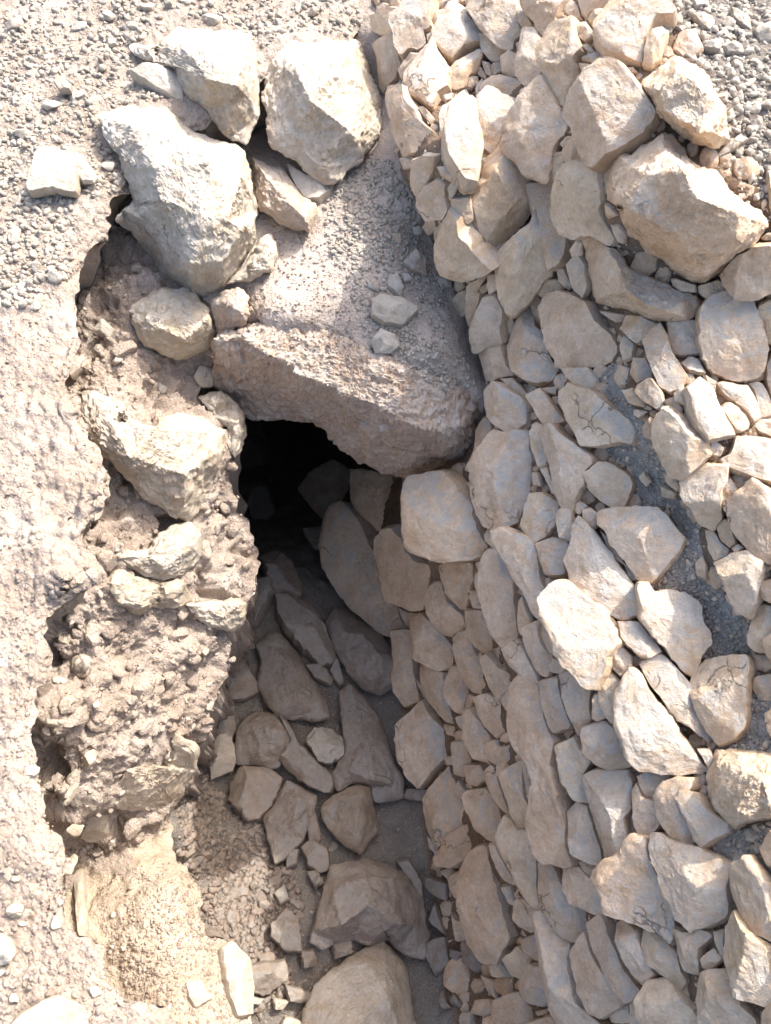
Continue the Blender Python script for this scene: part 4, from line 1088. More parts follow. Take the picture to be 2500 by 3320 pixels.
ROCKS = [
 ('T', '710,385 820,365 900,370 990,465 985,560 880,510', 'U', M_PALE, 'small pale rock tucked under the long pointed boulder at the top left'),
 ('S', '560,230 650,300 800,330 780,380 720,430 650,420 600,350', 'U', M_PALE, 'rock wedged beneath the lower tip of the tall cream boulder'),
 ('T', '200,830 240,800 330,820 410,840 415,960 410,1040 280,1020 170,1040 160,1010', 'U', M_PALE, 'flat white stone lying on the level ground far left'),
 ('T', '360,890 400,830 450,850 520,950 510,980 450,980', 'U', M_PALE, 'small slab leaning over the flat white stone far left'),
 ('T', '290,440 340,430 390,460 380,490 320,490', 'U', M_GRAVEL, 'grey stone alone in the gravel above the flat white stone'),
 ('T', '40,1280 80,1220 110,1240 90,1310 50,1310', 'U', M_PALE, 'small whitish stone on the rim below the flat white stone'),
 ('T', '1470,190 1530,170 1530,220 1480,235', 'U', M_GRAVEL, 'small square grey stone between the two top boulders'),
 ('T', '580,215 610,205 630,240 590,250', 'U', M_GRAVEL, 'tiny pale chip left of the long pointed boulder'),
 ('M', '510,110 560,60 620,120 600,160 540,150', 'U', M_PALE, 'oval stone stuck in the upper bank left of the ledge rock'),
 ('N', '430,1180 470,1050 570,1030 580,1130 560,1170 480,1200', 'U', M_PALE, 'grey rock in the shaded hollow under the ochre block'),
 ('N', '400,1380 450,1370 470,1620 430,1720 410,1500', 'U', M_PALE, 'upright thin stone at the left side of the shaded hollow'),
 ('N', '40,2230 130,2130 300,2050 420,2090 540,2230', 'U', M_PALE, 'bright white stone at the bottom left corner of the photo'),
 ('N', '0,1730 50,1760 80,1820 40,1870 -30,1870 -40,1760', 'U', M_PALE, 'pale stone cut by the left edge near the bottom'),
 ('N', '1200,1800 1260,1760 1330,1870 1360,2000 1350,2140 1270,2160 1230,2050 1210,1920', 'U', M_PALE, 'cream rock at the free edge of the lowest terrace'),
 ('N', '1010,1980 1080,1960 1140,2060 1060,2110 1020,2060', 'U', M_PALE, 'rounded cobble among chips on the lowest terrace'),
 ('N', '460,1230 500,1200 510,1250 480,1270', 'U', M_PALE, 'small white pebble in the shaded hollow of the bank'),
 ('N', '230,690 270,640 285,660 240,715', 'U', M_PALE, 'thin white flake stuck in the crumbly lower bank'),
 ('N', '340,1360 400,1280 415,1300 380,1390', 'U', M_PALE, 'white stone on the rim above the shaded hollow'),
 ('M', '350,350 380,260 490,260 480,300 390,370', 'U', M_PALE, 'flat stone projecting from the upper left bank'),
 ('M', '420,820 460,790 500,820 490,870 440,860', 'U', M_PALE, 'rounded whitish stone left of the wedge shaped boulder'),
 ('M', '410,1100 500,1020 560,1060 540,1130 450,1170', 'U', M_PALE, 'grey stone in the bank below and left of the wedge shaped boulder'),
 ('M', '330,1320 410,1270 480,1310 470,1390 370,1400', 'U', M_PALE, 'blocky pale stone on the bank beside the upper hollow'),
 ('M', '1040,370 1080,300 1150,330 1150,420 1080,430', 'U', M_PALE, 'small block at the left end of the slab front'),
 ('P', '400,850 490,820 570,880 625,990 620,1045 480,1030', 'L', M_PIT, 'dark reddish rock deep under the tunnel mouth'),
 ('P', '270,1220 330,1050 360,990 460,965 475,1030 380,1200 260,1330', 'L', M_PIT, 'light grey rock against the bank at the tunnel mouth'),
 ('P', '490,1060 560,1050 680,1130 740,1230 810,1370 780,1430 720,1420 620,1330 540,1240 515,1180', 'L', M_PIT, 'long brown rock beside the oval leaning block'),
 ('P', '200,1620 210,1500 260,1350 300,1370 400,1550 370,1590 290,1610', 'L', M_PIT, 'triangular rock below the bank nose'),
 ('P', '280,120 400,110 470,290 440,360 260,440', 'L', M_PIT, 'dim block in the left side of the tunnel'),
 ('P', '290,480 420,440 490,600 450,690 390,690', 'L', M_PIT, 'dim lower block in the left side of the tunnel'),
 ('P', '650,1430 730,1420 800,1500 780,1530 700,1500', 'L', M_PIT, 'small grey rock between the long brown rock and the oval block'),
 ('P', '780,1460 820,1380 860,1520 830,1540', 'L', M_PIT, 'pointed splinter of stone under the oval leaning block'),
 ('Q', '620,30 680,100 720,180 800,250 870,320 870,390 830,400 740,360 650,290 620,250 690,130', 'L', M_PIT, 'curved grey rock passing behind the small round grey stone'),
 ('Q', '745,150 790,95 870,100 920,140 930,230 860,270 800,250', 'L', M_GRAVEL, 'small round grey stone in the middle of the pit rocks'),
 ('Q', '380,380 430,300 560,290 620,340 600,430 530,530 470,550 430,510 380,440', 'L', M_PIT, 'rounded buff rock above the gravel of the pit'),
 ('Q', '725,680 780,645 850,690 860,780 820,800 760,770', 'L', M_PIT, 'knobbly rock just left of the largest pit boulder'),
 ('Q', '1195,750 1250,740 1310,840 1320,930 1260,850', 'L', M_PIT, 'grey rock leaning on the right shoulder of the largest pit boulder'),
 ('Q', '570,1060 650,980 710,1040 720,1190 640,1180 580,1120', 'L', M_PIT, 'buff rock rising from the pit gravel left of the largest pit boulder'),
 ('Q', '260,250 300,130 370,120 400,220 380,300 280,340', 'L', M_GRAVEL, 'rough grey rock below the bank nose, beside the blunt faceted rock'),
 ('Q', '310,110 340,0 390,-30 400,100 380,150', 'L', M_PIT, 'narrow rock between the bank nose and the blunt faceted rock'),
 ('Q', '1350,1030 1380,950 1400,1010 1430,1110', 'L', M_PIT, 'thin grey rock standing right of the largest pit boulder'),
 ('Q', '1320,1160 1430,1120 1460,1250 1380,1300', 'L', M_PIT, 'flat dusty rock on the floor right of the pale pointed boulder'),
 ('Q', '470,1260 640,1230 650,1310 560,1400 480,1390', 'L', M_PIT, 'flat ledge of grey rock right of the lowest terrace'),
 ('Q', '640,1350 770,1390 740,1440 660,1430', 'L', M_PIT, 'flat grey stone left of the pale pointed boulder'),
 ('Q', '480,1400 540,1420 520,1450 480,1440', 'L', M_PALE, 'small pale flake half in sun beside the lowest terrace'),
 ('Q', '585,1420 665,1430 630,1475 590,1470', 'L', M_PALE, 'flat yellowish flake near the bottom of the pit'),
 ('Q', '620,1560 650,1510 720,1530 740,1640 620,1640', 'L', M_PALE, 'white stone peeping in at the bottom edge of the photo'),
 ('Q', '590,900 640,860 660,930 620,960', 'L', M_GRAVEL, 'upright chip in the gravel left of the largest pit boulder'),
 ('Q', '870,1140 960,1125 970,1190 890,1225', 'L', M_PIT, 'small square stone caught under the largest pit boulder'),
 ('Q', '720,1190 780,1180 800,1260 730,1270', 'L', M_PIT, 'small blocky stone above the pale pointed boulder'),
 ('Q', '740,480 790,490 820,640 760,640', 'L', M_PIT, 'shaded rock between the flat topped rock and the three sided one'),
 ('Q', '750,800 800,790 830,850 790,880', 'L', M_PIT, 'small stone under the knobbly rock'),
 ('Q', '650,700 710,690 700,760 650,780', 'L', M_PIT, 'small stone at the lower tip of the flat topped rock'),
 ('I', '190,880 210,810 360,860 350,1000 280,960', 'L', M_PIT, 'angular grey stone between the largest pit boulder and the wall'),
 ('I', '485,1330 530,1310 600,1350 620,1490 580,1550 510,1480', 'L', M_PIT, 'oval grey stone at the wall foot near the bottom'),
 ('I', '380,1370 490,1400 440,1470 390,1440', 'L', M_PIT, 'small grey stone left of the oval one at the wall foot'),
 ('I', '460,1990 480,1860 550,1860 560,1990', 'L', M_PALE, 'pale stone on the pit floor at the bottom edge'),
 ('I', '385,1760 410,1710 460,1780 450,1820 390,1800', 'L', M_PIT, 'small stone on the bare floor above the pale one at the bottom edge'),
 ('I', '290,1780 320,1700 380,1820 320,1840', 'L', M_PIT, 'triangular chip on the bare floor near the bottom'),
 ('I', '30,210 40,140 210,140 200,230 100,230', 'L', M_PIT, 'flat stone at the wall foot beside the long tapering rock'),
 ('S', '1010,960 1060,925 1160,940 1250,1000 1230,1030 1170,1090 1080,1080 1010,1030', 'U', M_GRAVEL, 'largest loose grey rock on the shaded half of the slab'),
 ('S', '1005,1180 1060,1110 1130,1140 1160,1200 1110,1240 1030,1240', 'U', M_GRAVEL, 'second loose rock on the slab, nearer its front edge'),
 ('S', '1030,1270 1080,1240 1110,1280 1080,1305', 'U', M_GRAVEL, 'small stone touching the front of the second loose rock'),
 ('S', '935,1270 970,1250 990,1290 950,1300', 'U', M_GRAVEL, 'small stone by the straight shadow line on the slab'),
 ('S', '1180,750 1240,680 1290,730 1305,820 1230,800', 'U', M_SLAB, 'orange brown rock on the fill behind the slab'),
 ('S', '1115,630 1125,595 1165,590 1165,650', 'U', M_SLAB, 'small brown stone higher up the fill'),
 ('S', '895,800 930,795 965,840 920,840', 'U', M_GRAVEL, 'small stone at the left end of the row of chips on the fill'),
 ('S', '980,850 1050,880 1040,910 990,890', 'U', M_GRAVEL, 'elongated chip in the row of stones on the fill'),
 ('S', '1100,820 1150,810 1180,900 1160,940 1100,880', 'U', M_GRAVEL, 'pointed stone just behind the largest loose rock'),
 ('S', '865,490 910,495 920,530 890,540', 'U', M_GRAVEL, 'pale stone under the tip of the tall cream boulder'),
 ('S', '1230,560 1270,555 1280,600 1240,595', 'U', M_GRAVEL, 'small square pale stone near the wall foot on the fill'),
 ('S', '1165,810 1210,815 1225,850 1180,860', 'U', M_GRAVEL, 'small stone below the orange brown rock'),
 ('C', '280,600 380,585 395,640 385,675 300,670', 'U', M_GRAVEL, 'square grey stone at the wall foot right of the chips'),
 ('C', '90,240 130,195 175,240 160,270 110,265', 'U', M_GRAVEL, 'pale knobbly stone on the fill close to the wall'),
 ('B', '1255,1190 1340,1110 1430,1040 1490,1080 1340,1180 1260,1215', 'L', M_PALE, 'flat stone leaning below the second block of the wall head'),
 ('B', '1060,110 1140,100 1230,160 1210,260 1130,220', 'L', M_PALE, 'yellowish stone in the gravel behind the topmost wall block'),
 ('B', '1360,60 1410,80 1500,150 1510,240 1370,170', 'L', M_PALE, 'long yellowish stone in the top right gravel'),
 ('B', '1525,235 1680,160 1720,340 1590,330', 'L', M_GRAVEL, 'bluish white rock at the top right edge'),
 ('B', '1500,900 1590,900 1600,960 1540,1030 1495,980', 'L', M_GRAVEL, 'round whitish stone set in earth at the right'),
 ('B', '1490,470 1530,450 1600,500 1570,540', 'L', M_PALE, 'small cream stone in the right hand gravel'),
 ('B', '1270,210 1320,230 1375,330 1300,290', 'L', M_PALE, 'narrow brown stone below the two yellowish ones'),
 ('B', '1300,370 1390,335 1440,350 1450,420 1330,410', 'L', M_GRAVEL, 'wide grey stone in the middle of the right hand gravel'),
 ('B', '1130,370 1250,300 1280,340 1270,400', 'L', M_GRAVEL, 'pointed grey stone in the right hand gravel'),
 ('B', '1050,-20 1170,-20 1180,50 1080,80', 'L', M_GRAVEL, 'blue grey stone at the very top behind the wall'),
 ('B', '1525,1500 1590,1480 1570,1550 1530,1540', 'L', M_PALE, 'small white stone on the earth right of the biggest wall block'),
 ('B', '1640,1330 1720,1300 1720,1680 1650,1600', 'L', M_PALE, 'cream block cut by the right edge beside the biggest wall block'),
 ('B', '800,240 830,180 890,175 905,230 880,250', 'L', M_GRAVEL, 'grey stone in the notch behind the topmost wall block'),
 ('B', '925,200 960,190 1010,210 980,245', 'L', M_GRAVEL, 'white chip right of the topmost wall block'),
 ('H', '1430,800 1490,740 1540,780 1530,850 1450,860', 'L', M_PALE, 'little round white stone resting on top of a big wall block'),
]
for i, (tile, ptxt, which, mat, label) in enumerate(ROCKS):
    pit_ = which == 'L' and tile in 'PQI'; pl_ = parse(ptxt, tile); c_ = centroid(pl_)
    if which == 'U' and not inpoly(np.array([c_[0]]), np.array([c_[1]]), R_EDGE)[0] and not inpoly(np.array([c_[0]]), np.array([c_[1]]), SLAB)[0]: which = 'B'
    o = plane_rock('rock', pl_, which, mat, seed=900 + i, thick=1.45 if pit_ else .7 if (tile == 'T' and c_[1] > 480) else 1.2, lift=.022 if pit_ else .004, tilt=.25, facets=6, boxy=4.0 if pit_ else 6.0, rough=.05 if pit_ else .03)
    tag(o, label, 'rock')
# lift the round pebble and the stones that lie on the slab

# ------------------------------------------------------------------ loose chips, gravel
def unit_rock(kind, seed):
    """small angular stone about 1 across: convex-ish, a few flat faces"""
    import bmesh
    bm = bmesh.new(); bmesh.ops.create_icosphere(bm, subdivisions=kind, radius=.5)
    rg = np.random.default_rng(seed)
    pl = [(v / np.linalg.norm(v), rg.uniform(.16, .40)) for v in rg.normal(size=(8, 3))]
    sc = np.array([1.0, rg.uniform(.6, .95), rg.uniform(.4, .7)])
    for v in bm.verts:
        p = np.array(v.co)
        for n, d in pl:
            q = p @ n
            if q > d: p = p - n * (q - d)
        p = p * sc * 1.35 * (1 + rg.uniform(-.05, .05))
        v.co = p
    bm.verts.ensure_lookup_table(); bm.faces.ensure_lookup_table()
    V = np.array([v.co[:] for v in bm.verts]); Fc = np.array([[v.index for v in f.verts] for f in bm.faces]); bm.free()
    return V, Fc
SMALL = [unit_rock(1, i) for i in range(10)]
BIGR = [unit_rock(3, 50 + i) for i in range(8)]
BIGR_ME = {}

def rand_rot(n, up=None):
    out = []
    a = RNG.uniform(0, 2 * np.pi, n); b = RNG.normal(0, .45, n); c = RNG.normal(0, .45, n)
    ca, sa, cb, sb, cc, sc_ = np.cos(a), np.sin(a), np.cos(b), np.sin(b), np.cos(c), np.sin(c)
    Z = np.zeros((n, 3, 3)); Z[:, 0, 0] = ca; Z[:, 0, 1] = -sa; Z[:, 1, 0] = sa; Z[:, 1, 1] = ca; Z[:, 2, 2] = 1
    X = np.zeros((n, 3, 3)); X[:, 0, 0] = 1; X[:, 1, 1] = cb; X[:, 1, 2] = -sb; X[:, 2, 1] = sb; X[:, 2, 2] = cb
    Y = np.zeros((n, 3, 3)); Y[:, 1, 1] = 1; Y[:, 0, 0] = cc; Y[:, 0, 2] = sc_; Y[:, 2, 0] = -sc_; Y[:, 2, 2] = cc
    return X @ Y @ Z

def frame(N):
    """rotation taking +Z to N"""
    ref = np.where(np.abs(N[:, :1]) < .9, [[1.0, 0, 0]], [[0, 1.0, 0]])
    x = np.cross(ref, N); x /= np.linalg.norm(x, axis=1)[:, None]; y = np.cross(N, x)
    return np.stack([x, y, N], -1)

def scatter_points(which, poly, n, avoid=0.0, cluster=0.0):
    p = np.array(poly, float); lo, hi = p.min(0), p.max(0)
    xs, ys = [], []
    tot = 0
    while tot < n:
        a = RNG.uniform(lo[0], hi[0], n * 2); b = RNG.uniform(lo[1], hi[1], n * 2)
        m = inpoly(a, b, poly)
        if cluster:
            q = perlin(np.stack([a / 140, b / 140, np.full(len(a), 3.3)], -1)) + perlin(np.stack([a / 50, b / 50, np.full(len(a), 8.3)], -1)) * .6
            m &= RNG.uniform(-1, 1, len(a)) * .7 < q + (1 - cluster)
        xs.append(a[m]); ys.append(b[m]); tot += m.sum()
    return np.concatenate(xs)[:n], np.concatenate(ys)[:n]

def surf(which, px, py):
    P, N = sample(which, px, py)
    return P, N

def joined_stones(name, protos, P, N, size, mat, sink=.25):
    n = len(P); Rm = frame(N) @ rand_rot(n)
    which = RNG.integers(0, len(protos), n); Vs, Fs = [], []; off = 0
    for k in range(len(protos)):
        m = which == k; c = m.sum()
        if not c: continue
        V, Fc = protos[k]
        W = np.einsum('nij,vj->nvi', Rm[m], V) * size[m][:, None, None] + (P[m] + N[m] * (size[m] * (.28 - sink))[:, None])[:, None]
        Vs.append(W.reshape(-1, 3)); Fs.append((Fc[None] + (np.arange(c) * len(V))[:, None, None]).reshape(-1, 3) + off); off += c * len(V)
    o = mesh_obj(name, np.concatenate(Vs), np.concatenate(Fs), mat, smooth=False)
    return o

def single_stone(P, N, size, mat, label, group, which=None, parent=None, name='loose_stone'):
    k = random.randrange(len(BIGR)) if which is None else which
    key = (k, mat.name)
    if key not in BIGR_ME:
        V, Fc = BIGR[k]
        V = V + fbm(V + k, 4.5, 4, .6)[:, None] * V * .10
        me_o = mesh_obj('loose_stone', V, Fc, mat, smooth=False); BIGR_ME[key] = me_o.data
        o = me_o
    else:
        o = bpy.data.objects.new(name, BIGR_ME[key]); scene.collection.objects.link(o)
    o.name = name
    from mathutils import Matrix
    Rm = (frame(N[None]) @ rand_rot(1))[0]
    M = Matrix([[*Rm[i], 0] for i in range(3)] + [[0, 0, 0, 1]])
    o.rotation_euler = M.to_euler(); o.scale = (size, size, size)
    o.location = tuple(float(x) for x in (P + N * size * .1))
    if label: tag(o, label, 'stone', group)
    return o

TOPLEFT = [(-300,-280),(1190,-280),(1195,20),(1150,110),(930,110),(860,160),(760,80),(560,90),(400,150),(420,200),(560,300),(520,330),(330,360),(330,440),(400,560),(380,640),(250,640),(230,900),(120,1000),(-300,1000)]
LEFTRIM = [(-300,900),(230,800),(200,1000),(140,1300),(130,1700),(110,2000),(100,2400),(150,2600),(230,2900),(330,3150),(480,3350),(480,3690),(-300,3690)]
RIGHTTOP = [(2150,-300),(3380,-300),(3380,1000),(2560,700),(2460,640),(2400,560),(2330,480),(2360,380),(2290,250),(2200,180),(2190,90),(2140,60)]
PITGR = [(640,2440),(700,2430),(720,2560),(800,2660),(900,2700),(960,2830),(980,2950),(960,3080),(900,3100),(960,3200),(830,3300),(820,3180),(760,3080),(690,3020),(640,2860),(580,2760),(570,2620)]
PITFL = [(640,2440),(900,2250),(1250,2200),(1400,2600),(1450,3300),(1500,3650),(850,3650),(830,3250),(580,2760)]
SLABGR = [(1130,500),(1270,520),(1330,650),(1400,850),(1480,1050),(1540,1250),(1440,1270),(1300,1180),(1180,1080),(1120,900),(1060,800),(1050,640),(1100,560)]
SLABSH = [(1080,700),(1400,780),(1560,1300),(1300,1400),(1180,1290),(1130,1000)]
SUNFILL = [(870,640),(1030,700),(1120,900),(1170,1260),(1000,1200),(870,1130),(800,1060),(820,900)]
LEDGE = [(1950,1190),(2010,1170),(2030,1290),(2060,1330),(2130,1420),(2200,1600),(2260,1700),(2300,1860),(2370,1950),(2430,2020),(2440,2150),(2500,2250),(2500,2450),(2320,2440),(2420,2300),(2430,2160),(2280,2130),(2220,1950),(2110,1900),(2220,1750),(2150,1640),(2060,1640),(2050,1520),(1950,1470),(1990,1420),(2060,1420),(1960,1280)]
JLEDGE = [(2280,2760),(2370,2690),(2500,2680),(2520,2860),(2390,2800),(2370,2800)]
GAPS = [(1220,0),(2180,0),(2500,700),(2560,3380),(1530,3380),(1330,2400),(1290,1900),(1400,1560),(1560,1400),(1520,1180),(1300,600)]

TERR = [(300,2850),(520,2800),(640,2840),(800,3100),(830,3320),(560,3330),(440,3260),(350,3100)]
jobs = [
 ('U', TERR, 3200, (.003, .014), M_BANK, .6, 'gravel'), ('U', TERR, 40, (.012, .03), M_PALE, .5, 'gravel'),  # surface, region, count, size range (m), material, cluster
 ('R', TOPLEFT, 14000, (.004, .030), M_GRAVEL, .75, 'gravel'), ('R', TOPLEFT, 420, (.018, .055), M_GRAVEL, .5, 'gravel'),
 ('R', LEFTRIM, 5500, (.003, .013), M_BANK, .5, 'gravel'), ('R', LEFTRIM, 220, (.010, .026), M_PALE, .5, 'gravel'),
 ('L', RIGHTTOP, 11000, (.004, .028), M_GRAVEL, .3, 'gravel'), ('L', RIGHTTOP, 330, (.015, .035), M_GRAVEL, .3, 'gravel'),
 ('L', PITGR, 3000, (.007, .040), M_PIT, .4, 'gravel'), ('L', PITFL, 2500, (.004, .014), M_PIT, .5, 'gravel'), ('L', PITFL, 200, (.014, .045), M_PIT, .5, 'gravel'),
 ('U', SLABGR, 4500, (.003, .022), M_GRAVEL, .6, 'gravel'), ('U', SLABGR, 90, (.012, .03), M_GRAVEL, .5, 'gravel'), ('U', SUNFILL, 1300, (.003, .012), M_BANK, .4, 'gravel'),
 ('L', LEDGE, 3000, (.004, .016), M_GRAVEL, .3, 'gravel'), ('L', JLEDGE, 260, (.006, .026), M_GRAVEL, .2, 'gravel'),
 ('U', BANK, 2600, (.004, .018), M_BANK, .7, 'gravel'), ('U', BANK, 420, (.012, .060), M_BANK, .6, 'gravel'), ('U', BANK, 220, (.014, .050), M_PALE, .6, 'gravel'),
 ('L', GAPS, 3200, (.006, .022), M_WALL, .3, 'gravel'),
]
def hits_poly(px, py):
    r = np.zeros(len(px), bool)
    for pl in POLYS:
        a = np.array(pl); m = (px > a[:, 0].min()) & (px < a[:, 0].max()) & (py > a[:, 1].min()) & (py < a[:, 1].max())
        if m.any(): r[m] |= inpoly(px[m], py[m], pl)
    return r
slab_bvh_pts = None
from mathutils.bvhtree import BVHTree
def bvh(o):
    me = o.data; n = len(me.vertices); a = np.empty(n * 3, np.float32); me.vertices.foreach_get('co', a)
    a = a.reshape(-1, 3) + np.array(o.location); return BVHTree.FromPolygons([Vector(v) for v in a], [tuple(p.vertices) for p in me.polygons])
slab_tree = bvh(slab)
singles = []
for which, poly, n, (s0, s1), mat, cl, nm in jobs:
    px, py = scatter_points(which, poly, n, cluster=cl)
    size = s0 + (s1 - s0) * RNG.random(n) ** 3.0
    P, N = sample(which, px, py); P = P.copy(); N = N.copy()
    if which == 'U':
        keep = inpoly(px, py, U_EDGE) & ~inpoly(px, py, R_EDGE)
        for i in np.nonzero(inpoly(px, py, SLAB))[0]:
            d = ray(px[i], py[i]); d = d / np.linalg.norm(d)
            h = slab_tree.ray_cast(Vector(CAM), Vector(d))
            if h[0] is not None and np.linalg.norm(np.array(h[0]) - CAM) < np.linalg.norm(P[i] - CAM):
                P[i] = h[0]; nn = np.array(h[1]); N[i] = nn if nn @ d < 0 else -nn
    elif which == 'R': keep = inpoly(px, py, R_EDGE)
    else:
        keep = np.ones(n, bool)
    if which == 'L': keep &= ~hits_poly(px, py)
    px, py, P, N, size = px[keep], py[keep], P[keep], N[keep], size[keep]
    if s1 >= .022:
        big = size > np.quantile(size, .80) if n < 1000 else size > max(.019, np.quantile(size, .985))
    else: big = np.zeros(len(px), bool)
    for i in np.nonzero(big)[0]: singles.append((size[i] * FPX / np.linalg.norm(P[i] - CAM), P[i], N[i], size[i], mat, px[i], py[i]))
    g = joined_stones(nm, SMALL, P[~big], N[~big], size[~big], mat)
    tag(g, kind='stuff')

REG = [(TOPLEFT, 'small angular limestone chip loose in the gravel of the top left ground', 'loose chips in the top left gravel'),
 (RIGHTTOP, 'small grey limestone chip loose in the gravel behind the wall top right', 'loose chips in the right hand gravel'),
 (LEFTRIM, 'small pale pebble bedded in the sunlit rim of the left bank', 'pebbles along the left rim'),
 (BANK, 'small pale stone sticking out of the crumbly left bank face', 'stones in the bank face'),
 (SLABGR, 'small grey chip on the shaded fill behind the slab', 'chips on the fill and slab'),
 (PITFL, 'small dusty chip lying on the shaded pit floor', 'chips on the pit floor'),
 (GAPS, 'small stone chip lodged on the ledges and in the joints of the right hand wall', 'chips lodged in the wall')]
singles.sort(key=lambda s: -s[0])
singles = singles[:300]
MARKS = [  # landmarks a viewer can find, at their place
 (180,80,'the top left corner of the ground'), (500,60,'the top edge left of the boulders'), (900,60,'the top edge above the two upper boulders'), (1120,60,'the crest behind the tall cream boulder'),
 (380,180,'the pointed end of the long pale boulder'), (140,330,'the left edge level with the long boulder'), (330,280,'the open gravel left of the small tucked rock'), (180,560,'the flat white stone'),
 (60,480,'the left edge just above the flat white stone'), (320,420,'the upper tip of the largest left boulder'), (60,720,'the left edge just below the flat white stone'), (240,700,'the rim under the flat white stone'), (450,330,'the small tucked rock at the top left'),
 (60,1000,'the upper part of the left rim'), (90,1400,'the left rim beside the wedge shaped boulder'), (60,1800,'the left rim beside the jagged ledge'), (60,2200,'the left rim beside the crumbly face'), (80,2600,'the left rim beside the ochre block'), (150,3000,'the rim above the lowest terrace'), (300,3250,'the bright stone in the bottom left corner'),
 (400,900,'the hollow left of the largest left boulder'), (500,1200,'the foot of the rough ledge rock'), (330,1350,'the upper end of the wedge shaped boulder'), (620,1350,'the broken earth above the wedge shaped boulder'), (250,1650,'the conglomerate left of the wedge boulder'), (450,1750,'the hollow under the wedge boulder'), (750,1800,'the nose of the left bank'),
 (300,2100,'the shaded scoop below the jagged ledge'), (600,2150,'the lower side of the bank nose'), (250,2400,'the crumbly dark patch of the bank'), (500,2350,'the rough earth above the ochre block'), (300,2650,'the shaded hollow under the ochre block'),
 (1270,650,'the wall foot high on the fill'), (1200,850,'the row of chips on the fill'), (1350,900,'the debris fan beside the wall'), (1450,1150,'the dusty right end of the slab'), (1200,1150,'the two loose rocks on the slab'),
 (700,2650,'the edge of the shadow on the gravel slope'), (850,2850,'the middle of the pit gravel'), (750,3000,'the lowest terrace edge'), (900,3150,'the pale pointed boulder'), (1250,2650,'the bare floor under the three sided rock'), (1350,2900,'the wall foot beside the largest pit boulder'), (1400,3200,'the dark floor at the bottom edge'), (900,2500,'the rounded buff rock'), (1150,2450,'the cluster of rocks in mid pit'),
 (2230,60,'the blue grey stone at the very top'), (2400,100,'the two yellowish stones'), (2300,150,'the topmost wall block'), (2460,180,'the bluish white rock'), (2380,260,'the wide grey stone of the right gravel'), (2250,280,'the second block of the wall head'), (2450,380,'the round whitish stone at the right'), (2400,520,'the leaning flat stone'), (2470,600,'the back of the biggest wall block'),
 (1950,1300,'the upper dust ledge in the wall'), (2100,1550,'the cracked block on the dust ledge'), (2200,1800,'the middle of the dust ledge'), (2350,2100,'the lower dust ledge'), (2420,2400,'the block with the round pebble'), (2400,2750,'the small ledge low on the right'),
 (1500,300,'the upper left courses of the wall'), (1800,700,'the courses left of the biggest wall block'), (1500,900,'the courses beside the slab'), (2200,1100,'the courses right of the dust ledge top'), (1500,1500,'the courses beside the tunnel mouth'), (1600,2000,'the middle courses of the wall'), (1500,2500,'the lowest courses of the wall'), (1900,2400,'the wall above its long upright stones'), (1900,3000,'the lower right courses of the wall'), (2300,3200,'the bottom right corner of the wall')]
KIND = {'M_GRAVEL': 'grey', 'M_PALE': 'pale', 'M_PIT': 'dusty brown', 'M_WALL': 'cream', 'M_BANK': 'earthy'}
MATNAME = {M_GRAVEL.name: 'grey', M_PALE.name: 'pale', M_PIT.name: 'dusty brown', M_WALL.name: 'cream', M_BANK.name: 'earthy'}
seen = {}
for _, P, N, sz, mat, x, y in singles:
    grp = 'loose stone chips'
    for poly, lab, grp_ in REG:
        if inpoly(np.array([x]), np.array([y]), poly)[0]: grp = grp_; break
    mk = min(MARKS, key=lambda m: (m[0] - x) ** 2 + (m[1] - y) ** 2)
    key = (mk[2], mat.name); n_ = seen.get(key, 0); seen[key] = n_ + 1
    head = 'largest loose ' + MATNAME[mat.name] + ' stone' if n_ == 0 else ('second largest loose ' + MATNAME[mat.name] + ' stone' if n_ == 1 else 'small loose ' + MATNAME[mat.name] + ' chip')
    single_stone(P, N, sz, mat, head + ' near ' + mk[2], MATNAME[mat.name] + ' stones near ' + mk[2])

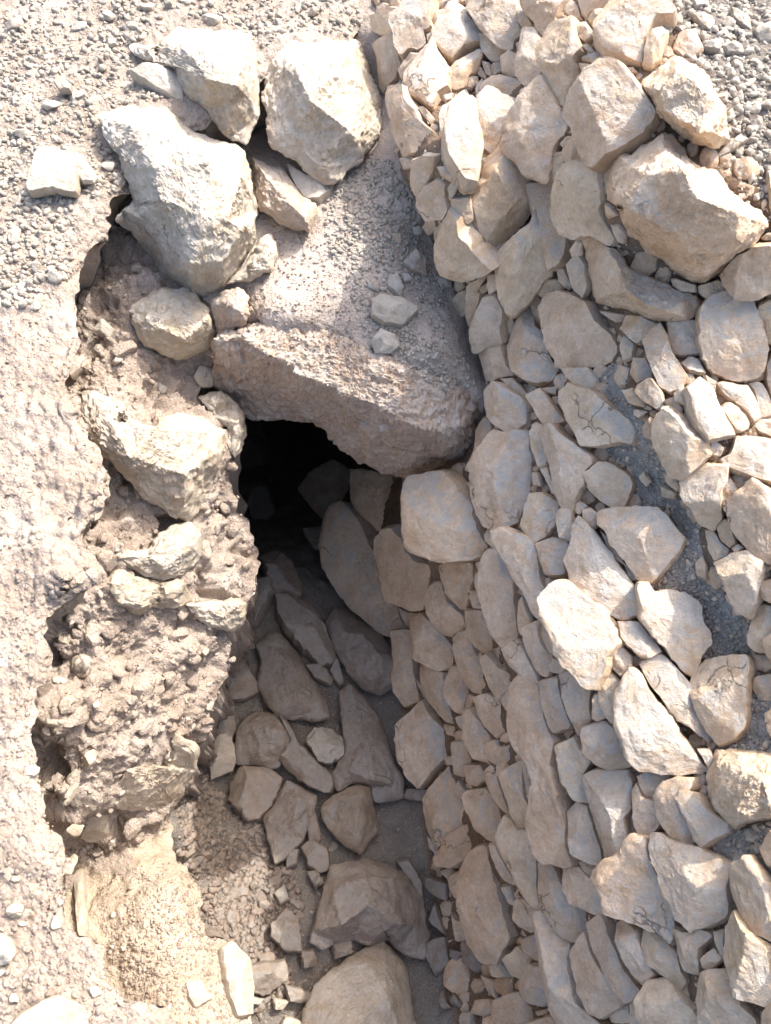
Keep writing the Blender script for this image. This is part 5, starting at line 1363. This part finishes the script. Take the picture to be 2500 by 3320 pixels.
# small wedge stones packed into the joints between the traced wall stones
gx, gy = np.meshgrid(np.arange(1210, 2500, 9.0), np.arange(0, 3320, 9.0))
ins = inpoly(gx.ravel(), gy.ravel(), GAPS)
for reg in (LEDGE, JLEDGE): ins &= ~inpoly(gx.ravel(), gy.ravel(), reg)
gp = np.stack([gx.ravel()[ins], gy.ravel()[ins]], -1)
free = gp[~hits_poly(gp[:, 0], gp[:, 1])]
edgepts = []
for pl in POLYS:
    a = np.array(pl); b = np.roll(a, -1, 0)
    for q in np.arange(0, 1, .2): edgepts.append(a + (b - a) * q)
edgepts = np.concatenate(edgepts)
dist = np.array([np.min(np.hypot(*(edgepts - f).T)) for f in free])
packing = []
order = np.argsort(-dist); taken = []; cnt = 0
for i in order:
    if dist[i] < 9 or cnt > 230: break
    f = free[i]
    if any(abs(f[0] - t[0]) < (t[2] + dist[i]) * .9 and abs(f[1] - t[1]) < (t[2] + dist[i]) * .9 for t in taken): continue
    r = min(dist[i], 42) * 1.15
    taken.append((f[0], f[1], r)); cnt += 1
    n = random.randint(5, 7); rot = random.uniform(0, 6.28); asp = random.uniform(.75, 1.35)
    poly = [(f[0] + r * math.cos(rot + 2 * math.pi * j / n) * random.uniform(.8, 1.15), f[1] + r * asp * math.sin(rot + 2 * math.pi * j / n) * random.uniform(.8, 1.15)) for j in range(n)]
    o = plane_rock('joint_packing', poly, 'L', M_WALL, seed=5000 + cnt, thick=1.0, lift=-.004, tilt=.3, facets=4, track=False)
    packing.append(o)
def join_objects(objs, name, mat):
    Vs, off, Fq = [], 0, []
    for o in objs:
        me = o.data; n = len(me.vertices); a = np.empty(n * 3, np.float32); me.vertices.foreach_get('co', a)
        Vs.append(a.reshape(-1, 3) + np.array(o.location, np.float32))
        q = np.empty(len(me.loops), np.int32); me.loops.foreach_get('vertex_index', q)
        lt = np.empty(len(me.polygons), np.int32); me.polygons.foreach_get('loop_total', lt)
        ls = np.empty(len(me.polygons), np.int32); me.polygons.foreach_get('loop_start', ls)
        for k in (3, 4):
            m = lt == k
            if m.any():
                f = q[ls[m][:, None] + np.arange(k)]
                if k == 3: f = np.concatenate([f, f[:, 2:]], 1)
                Fq.append(f + off)
        off += n
        bpy.data.objects.remove(o)
    F = np.concatenate(Fq)
    return mesh_obj(name, np.concatenate(Vs), F, mat)
# the wall goes on a little past the frame
k_ = 0
for gy_ in range(560, 3800, 105):
    for gx_ in range(1680, 2800, 95):
        if not (gx_ > 2530 or (gy_ > 3390 and gx_ > 1650)) or (gx_ > 2530 and gy_ < 760): continue
        cx_ = gx_ + random.uniform(-38, 38) + (45 if (gy_ // 105) % 2 else 0); cy_ = gy_ + random.uniform(-38, 38); rs_ = random.uniform(.65, 1.5); n = random.randint(5, 7); rot = random.uniform(0, 6.28); k_ += 1
        poly = [(cx_ + 56 * rs_ * math.cos(rot + 2 * math.pi * j / n) * random.uniform(.85, 1.15), cy_ + 64 * rs_ * math.sin(rot + 2 * math.pi * j / n) * random.uniform(.85, 1.15)) for j in range(n)]
        packing.append(plane_rock('joint_packing', poly, 'L', M_WALL, seed=7000 + k_, thick=1.1, lift=.01, tilt=.3, facets=4, track=False))
if packing:
    pk = join_objects(packing, 'joint_packing', M_WALL); into_wall(pk); pk['kind'] = 'stuff'
print('tris', sum(len(o.data.polygons) for o in scene.objects if o.type == 'MESH'), 'objects', len(scene.objects))
